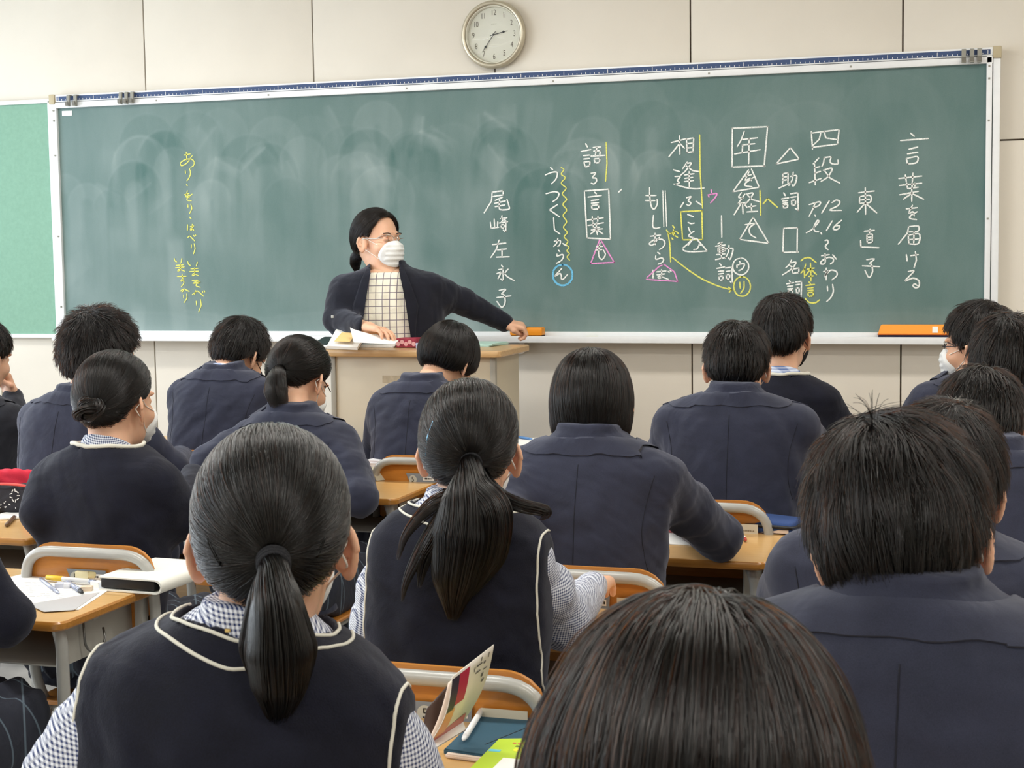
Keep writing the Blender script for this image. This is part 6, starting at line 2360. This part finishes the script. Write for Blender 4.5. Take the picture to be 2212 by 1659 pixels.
def sheet(name, A, B, Cc, D, bend, m, th=.0012):
    """bowed leaf between spine edge A-B and free edge D-C"""
    n = 12
    V = []
    A, B, Cc, D = (np.asarray(q) - E0 for q in (A, B, Cc, D))
    nrm = np.cross(B - A, D - A)
    nrm /= np.linalg.norm(nrm)
    for k_ in (0, 1):
        for i in range(n + 1):
            t = i / n
            for q0, q1 in ((A, D), (B, Cc)):
                V.append(q0 + (q1 - q0) * t + nrm * (bend * math.sin(t * math.pi) + th * k_))
    m2 = 2 * (n + 1)
    Q = []
    for i in range(n):
        Q.append((2 * i, 2 * i + 1, 2 * i + 3, 2 * i + 2))
        Q.append((m2 + 2 * i, m2 + 2 * i + 2, m2 + 2 * i + 3, m2 + 2 * i + 1))
        Q.append((2 * i, 2 * i + 2, m2 + 2 * i + 2, m2 + 2 * i))
        Q.append((2 * i + 1, m2 + 2 * i + 1, m2 + 2 * i + 3, 2 * i + 3))
    Q.append((2 * n, 2 * n + 1, m2 + 2 * n + 1, m2 + 2 * n))
    return mesh_np(name, V, np.array(Q), m, e)


lf = np.array([0, 0, .012])
cv = sheet('front_cover', at(925, 1608, 2.30), at(998, 1560, 2.36), top1, top0, .010, mat('cover_offwhite', rgb(226, 220, 210), .35))


def on_cover(u, v, d=.0022):
    A, B, Cc, D = (np.asarray(q) - E0 for q in (at(925, 1608, 2.30), at(998, 1560, 2.36), top1, top0))
    nrm = np.cross(B - A, D - A)
    nrm /= np.linalg.norm(nrm)
    p = (A * (1 - u) + B * u) * (1 - v) + (D * (1 - u) + Cc * u) * v
    return p + nrm * (.010 * math.sin(v * math.pi) + .0012 + d)


def cover_patch(name, quad, m, d=.0006):
    V = []
    n = 8
    for i in range(n + 1):
        t = i / n
        for (u0, v0), (u1, v1) in ((quad[0], quad[3]), (quad[1], quad[2])):
            V.append(on_cover(u0 + (u1 - u0) * t, v0 + (v1 - v0) * t, d))
    Q = [(2 * i, 2 * i + 1, 2 * i + 3, 2 * i + 2) for i in range(n)]
    return mesh_np(name, V, np.array(Q), m, cv)


cover_patch('crimson_stripe', [(.18, .55), (.42, .55), (.42, .97), (.18, .97)], mat('print_crimson', rgb(172, 36, 70), .4))
cover_patch('navy_stripe', [(.0, .50), (.18, .50), (.18, .97), (.0, .97)], mat('print_navy', rgb(44, 38, 62), .4))
cover_patch('orange_field', [(.0, .10), (.32, .10), (.22, .52), (.0, .50)], mat('print_apricot', rgb(226, 160, 110), .4))
cover_patch('red_field', [(.0, .0), (1.0, .0), (.8, .22), (.0, .12)], mat('print_rose', rgb(196, 110, 104), .4))
bm = bmesh.new()
for i, (u, v, du, dv) in enumerate(((.60, .88, .14, .02), (.60, .80, .12, .02), (.55, .84, .02, .06), (.78, .86, .05, .03), (.78, .70, .05, .05), (.80, .78, .10, .015), (.83, .62, .06, .04), (.70, .92, .02, .05), (.88, .90, .02, .06))):
    vv = [bm.verts.new(on_cover(*q, .0007)) for q in ((u, v), (u + du, v), (u + du, v + dv), (u, v + dv))]
    bm.faces.new(vv)
mesh_bm('title_brush_strokes', bm, mat('print_darkgrey', rgb(92, 90, 86), .6), cv)
sheet('leaf', at(922, 1605, 2.31), at(990, 1565, 2.38), at(1010, 1440, 2.40), at(968, 1475, 2.31), .004, mat('page_cream', rgb(232, 212, 196), .8), .004)
sheet('back_cover', at(918, 1600, 2.33), at(985, 1565, 2.40), at(985, 1460, 2.42), at(922, 1530, 2.34), -.004, mat('cover_darkbrown', rgb(70, 52, 46), .4), .0015)
sp = sheet('spine', at(930, 1624, 2.28), at(1006, 1578, 2.34), at(1000, 1560, 2.36), at(922, 1606, 2.30), .0, mat('cover_offwhite', rgb(226, 220, 210), .35), .002)

# ================================================================== podium
PT = 1.10
pc = at_z(683, 757, PT)
pr_ = at_z(1086, 757, PT)
PX0, PX1, PY0 = pc[0], pr_[0], (pc[1] + pr_[1]) / 2
PY1 = PY0 + .40
e = empty('teacher_podium', ((PX0 + PX1) / 2, (PY0 + PY1) / 2, .15), 0, 'beige steel teacher podium with wooden top in front of the chalkboard', 'podium')
H_ = PT - .15
W_, D_ = PX1 - PX0, PY1 - PY0
bm = bmesh.new()
slab(bm, -W_ / 2, W_ / 2, -D_ / 2, D_ / 2, H_ - .026, H_, .02, bev=.004)
mesh_bm('top_board', bm, M_podiumwood, e, True, 40)
box('body_panel', (0, -D_ / 2 + .045, H_ / 2 - .013), (W_ - .10, .012, H_ - .03), M_podium, e, .002)
for s in (-1, 1):
    box('side_panel', (s * (W_ / 2 - .045), 0, H_ / 2 - .013), (.012, D_ - .08, H_ - .03), M_podium, e, .002)
    box('corner_post', (s * (W_ / 2 - .042), -D_ / 2 + .042, H_ / 2 - .013), (.022, .022, H_ - .028), mat('post_grey', rgb(150, 146, 136), .45), e, .003)
box('shelf', (0, .03, H_ * .45), (W_ - .11, D_ - .14, .012), M_podium, e, .001)
box('worn_patch', (-.02, -D_ / 2 + .0385, H_ - .12), (.22, .0006, .03), mat('glue_residue', rgb(176, 164, 142), .8, noise=.15, nscale=50), e)
ZP = PT + .0005
c = at_z(728, 752, ZP)
e = empty('tablet_computer', (c[0], c[1] + .01, ZP + .018), math.radians(-4), 'tablet with black screen and silver edge on the podium corner', 'tablet')
bm = bmesh.new()
slab(bm, -.10, .10, -.065, .065, .0, .011, .012, bev=.003)
mesh_bm('tablet_case', bm, M_alu, e, True, 40)
bm = bmesh.new()
slab(bm, -.093, .093, -.058, .058, .011, .0122, .008, bev=.0004)
mesh_bm('screen', bm, mat('screen_black', rgb(18, 19, 22), .15), e, True, 40)
e.rotation_euler.x = math.radians(13)
box('folded_stand', (0, .035, -.012), (.15, .05, .016), M_black, e, .003)


def sheetpile(name, px, n, sz, label, cat, z=ZP, ang=5, m=None, th=.002):
    c = at_z(px[0], px[1], z)
    e = empty(name, (c[0], c[1], z), math.radians(ang), label, cat)
    for i in range(n):
        box('sheet', (.004 * (i % 2), .003 * (i % 3), th * (i + .5)), (sz[0], sz[1], th * .9), m or M_white, e, 0, rot=Matrix.Rotation(.06 * (i % 3 - 1), 4, 'Z'))
    return e


def tilted(name, pts, m, label, cat, th=.004, parent=None, org=None):
    P = np.array([at(*p) for p in pts])
    c_ = P.mean(0) if org is None else org
    nrm = np.cross(P[1] - P[0], P[3] - P[0])
    nrm /= np.linalg.norm(nrm)
    bm = bmesh.new()
    a_ = [bm.verts.new(p - c_) for p in P]
    b_ = [bm.verts.new(p - c_ - nrm * th) for p in P]
    bm.faces.new(a_)
    bm.faces.new(b_[::-1])
    for q_ in range(4):
        bm.faces.new((a_[q_], b_[q_], b_[(q_ + 1) % 4], a_[(q_ + 1) % 4]))
    o = mesh_bm(name, bm, m, parent)
    if parent is None:
        o.location = tuple(c_)
        tag(o, label, cat)
    return o, c_


o, co_ = tilted('paper_pile', [(706, 747, 6.27), (772, 750, 6.25), (796, 712, 6.45), (726, 711, 6.47)], M_white, 'white papers propped up on the podium left half', 'paper', .012)
tilted('sticky_note', [(722, 737, 6.28), (756, 738, 6.27), (770, 719, 6.37), (738, 718, 6.38)], mat('note_yellow', rgb(236, 200, 136), .8), 'yellow-orange note on the propped podium papers', 'note', .001)
# curling sheet
c = at(800, 722, 6.3)
e = empty('curled_paper', tuple(c), 0, 'curled white sheet rising from the podium papers', 'paper')
n = 14
V = []
for k_ in (0, 1):
    for i in range(n + 1):
        t = i / n
        p = at(756 + 105 * t, 708 + 28 * t ** .8, 6.3 - .0 * t) - c
        q = at(764 + 88 * t, 740 + 4 * t, 6.2) - c
        V += [p + np.array([0, 0, .001 * k_]), q + np.array([0, 0, .001 * k_])]
m2 = 2 * (n + 1)
Q = []
for i in range(n):
    Q.append((2 * i, 2 * i + 1, 2 * i + 3, 2 * i + 2))
    Q.append((m2 + 2 * i, m2 + 2 * i + 2, m2 + 2 * i + 3, m2 + 2 * i + 1))
mesh_np('sheet', V, np.array(Q), M_white, e)
sheetpile('paper_pile', (818, 750), 2, (.16, .07), 'white sheets at the front edge of the podium', 'paper', ang=2, th=.006)
c = at_z(880, 751, ZP)
e = empty('tissue_box', (c[0], c[1] + .03, ZP), math.radians(0), 'small crimson patterned box at the podium front', 'box')
box('box_body', (0, 0, .020), (.088, .09, .038), mat('box_crimson', rgb(150, 44, 66), .5, noise=.4, nscale=70), e, .002)
bm = bmesh.new()
for i in range(5):
    bmx = bmesh.new()
    bmesh.ops.create_circle(bmx, cap_ends=True, radius=.009, segments=16)
    bmesh.ops.transform(bmx, matrix=Matrix.Translation((-.034 + i * .017, -.0456, .016 + .008 * (i % 2))) @ Matrix.Rotation(math.radians(90), 4, 'X'), verts=bmx.verts)
    _merge(bm, bmx)
mesh_bm('fruit_print', bm, mat('print_palepink', rgb(224, 170, 172), .6), e)
c = at_z(893, 738, ZP)
e = empty('open_binder', (c[0], c[1] + .10, ZP), math.radians(-4), 'open dark covered binder with white pages on the podium', 'binder')
box('binder_cover', (-.03, 0, .046), (.15, .20, .004), mat('binder_maroon', rgb(112, 40, 54), .5), e, .001, rot=Matrix.Rotation(-.22, 4, 'Y'))
box('pages', (.09, .0, .020), (.15, .20, .035), M_white, e, .002)
box('pages', (-.03, .005, .028), (.14, .19, .022), M_white, e, .002)
tube('binder_ring', [(.01, .0, .05), (.02, 0, .062), (.035, 0, .055)], .003, M_silver, e, 8)
sheetpile('file_folder', (1050, 746), 3, (.12, .16), 'pale green folders on the right end of the podium', 'folder', ang=-8, m=mat('folder_mint', rgb(176, 206, 196), .6), th=.004)
block('stapler', (912, 752), ZP, (.035, .05, .022), 0, M_black, 'black desk gadget beside the crimson box', 'stationery', .004, M_silver)

# eraser in the teacher's hand and chalk holder
c = at(1142, 712, 6.68)
TZ = BZ + .007
c = at_y(1140, 712, -.088)
e = empty('chalk_eraser', (c[0], -.088, TZ + .001), math.radians(0), 'orange chalk eraser with worn strap under the teacher hand', 'eraser')
box('felt', (0, 0, .006), (.148, .05, .012), M_navyplastic, e, .003)
box('back', (0, -.004, .030), (.152, .058, .036), M_orange, e, .008)
box('strap', (-.004, -.004, .030), (.016, .064, .040), mat('strap_grey', rgb(120, 108, 96), .8), e, .002)
c = at_z(1975, 712, TZ)
xa0, xa1 = at_y(1897, 715, -.09)[0], at_y(2058, 715, -.09)[0]
e = empty('chalk_eraser', ((xa0 + xa1) / 2, -.086, TZ), 0, 'long orange eraser case with white sticker on the right of the chalk tray', 'eraser')
L2 = xa1 - xa0
box('felt', (0, 0, .011), (L2 - .004, .056, .020), M_navyplastic, e, .004)
bm = bmesh.new()
V = [(-L2 / 2, -.03, .021), (L2 / 2, -.03, .021), (L2 / 2, .03, .021), (-L2 / 2, .03, .021), (-L2 / 2 + .012, -.018, .062), (L2 / 2 - .012, -.018, .062), (L2 / 2 - .012, .02, .062), (-L2 / 2 + .012, .02, .062)]
vv = [bm.verts.new(p) for p in V]
for f in ((0, 1, 5, 4), (1, 2, 6, 5), (2, 3, 7, 6), (3, 0, 4, 7), (4, 5, 6, 7), (3, 2, 1, 0)):
    bm.faces.new([vv[i] for i in f])
bmesh.ops.bevel(bm, geom=list(bm.edges), offset=.003, segments=2, affect='EDGES')
mesh_bm('case', bm, M_orange, e, True, 40)
box('rim', (0, 0, .0225), (L2 + .002, .062, .006), mat('orange_dark', rgb(206, 104, 24), .5), e, .002)
box('white_sticker', (L2 * .27, -.0255, .042), (.022, .001, .026), M_white, e, 0, rot=Matrix.Rotation(-.28, 4, 'X'))
for k_, x in enumerate((2.06, 2.75, 3.3)):
    tube('chalk_stick', [(x, -.092, TZ + .0055), (x + .05, -.090, TZ + .0055)], .0052, CH['w'] if k_ != 1 else CH['y'], None, 10)
    o = bpy.context.scene.objects[-1] if False else COL.objects[-1]
    tag(o, ['white chalk stick on the tray under the blank board half', 'yellow chalk stick on the tray under the middle of the board', 'short white chalk stick on the tray under the boxed words'][k_], 'chalk')
stick_c = at(1112, 704, 6.55)
# outlet box on the wall
c = at_y(1102, 748, -.03)
e = empty('wall_box', (c[0] - .01, -.001, c[2] - .004), 0, 'white rounded plastic box mounted under the chalk tray', 'wall box')
box('cover', (0, -.028, 0), (.15, .05, .062), M_alu, e, .012)
box('face_plate', (0, -.054, 0), (.125, .004, .042), mat('plate_grey', rgb(206, 208, 208), .4), e, .004)

# ================================================================== wall clock
cc = (2.312, -.004, 2.462)
e = empty('wall_clock', cc, 0, 'round silver-rimmed wall clock showing twenty-four to three', 'clock')


def lathe(name, prof, m, parent, n=64):
    """prof: (radius, depth towards viewer)"""
    V, Q = [], []
    for r_, d_ in prof:
        for i in range(n):
            a = 2 * math.pi * i / n
            V.append((r_ * math.cos(a), -d_, r_ * math.sin(a)))
    for j in range(len(prof) - 1):
        for i in range(n):
            k2 = (i + 1) % n
            Q.append((j * n + i, j * n + k2, (j + 1) * n + k2, (j + 1) * n + i))
    return mesh_np(name, V, np.array(Q), m, parent)


lathe('case_rim', [(.118, .0), (.140, .001), (.149, .010), (.1525, .022), (.150, .033), (.143, .040), (.136, .041), (.131, .036), (.129, .028), (.128, .018)], mat('clock_rim_pewter', rgb(196, 188, 168), .32, metal=.55), e)
lathe('dial', [(.0001, .016), (.129, .016)], mat('dial_white', rgb(236, 236, 222), .6), e)
lathe('inner_bezel', [(.129, .034), (.126, .034), (.124, .0165)], mat('bezel_white', rgb(226, 222, 206), .35), e)
M_cg = mat('clock_glass', (1, 1, 1, 1), .01, trans=1.0)
M_cg.node_tree.nodes['Principled BSDF'].inputs['IOR'].default_value = 1.12
lathe('glass', [(.0001, .0365), (.06, .0358), (.1, .034), (.129, .031), (.129, .0295), (.1, .0325), (.06, .0343), (.0001, .035)], M_cg, e)
M_num = mat('numeral_grey', rgb(116, 112, 96), .6)
for i in range(1, 13):
    a = math.radians(90 - 30 * i)
    text('numeral', str(i), .036, (.098 * math.cos(a), -.0166, .098 * math.sin(a)), (math.radians(90), 0, 0), M_num, e, .72)


def hand(name, ang, L_, wd, m, off):
    """ang clockwise from 12"""
    bm = bmesh.new()
    pts = [(-.0012, -.018), (.0012, -.018), (.0014, L_ * .62), (.0055, L_ * .70), (.0012, L_ * .80), (.0006, L_), (-.0006, L_), (-.0012, L_ * .80), (-.0055, L_ * .70), (-.0014, L_ * .62)]
    a = math.radians(ang)
    lo_ = []
    for y in (-off, -off - .0012):
        lo_.append([bm.verts.new((x * wd * math.cos(a) + z * math.sin(a), y, -x * wd * math.sin(a) + z * math.cos(a))) for x, z in pts])
    bm.faces.new(lo_[0])
    bm.faces.new(lo_[1][::-1])
    n_ = len(pts)
    for i in range(n_):
        bm.faces.new((lo_[0][i], lo_[1][i], lo_[1][(i + 1) % n_], lo_[0][(i + 1) % n_]))
    return mesh_bm(name, bm, m, e)


M_hand = mat('clock_hand_grey', rgb(60, 62, 62), .4)
hand('hour_hand', 78, .068, 1.2, M_hand, .0185)
hand('minute_hand', 216, .094, 1.0, M_hand, .0215)
lathe('hand_cap', [(.0001, .026), (.004, .0255), (.0045, .018)], M_hand, e, 20)
marks('maker_print', e, [(-.012, .012, .048, .003), (-.010, .010, -.050, .002)], mat('print_dim', rgb(176, 172, 152), .7), -.0166, seed=4)
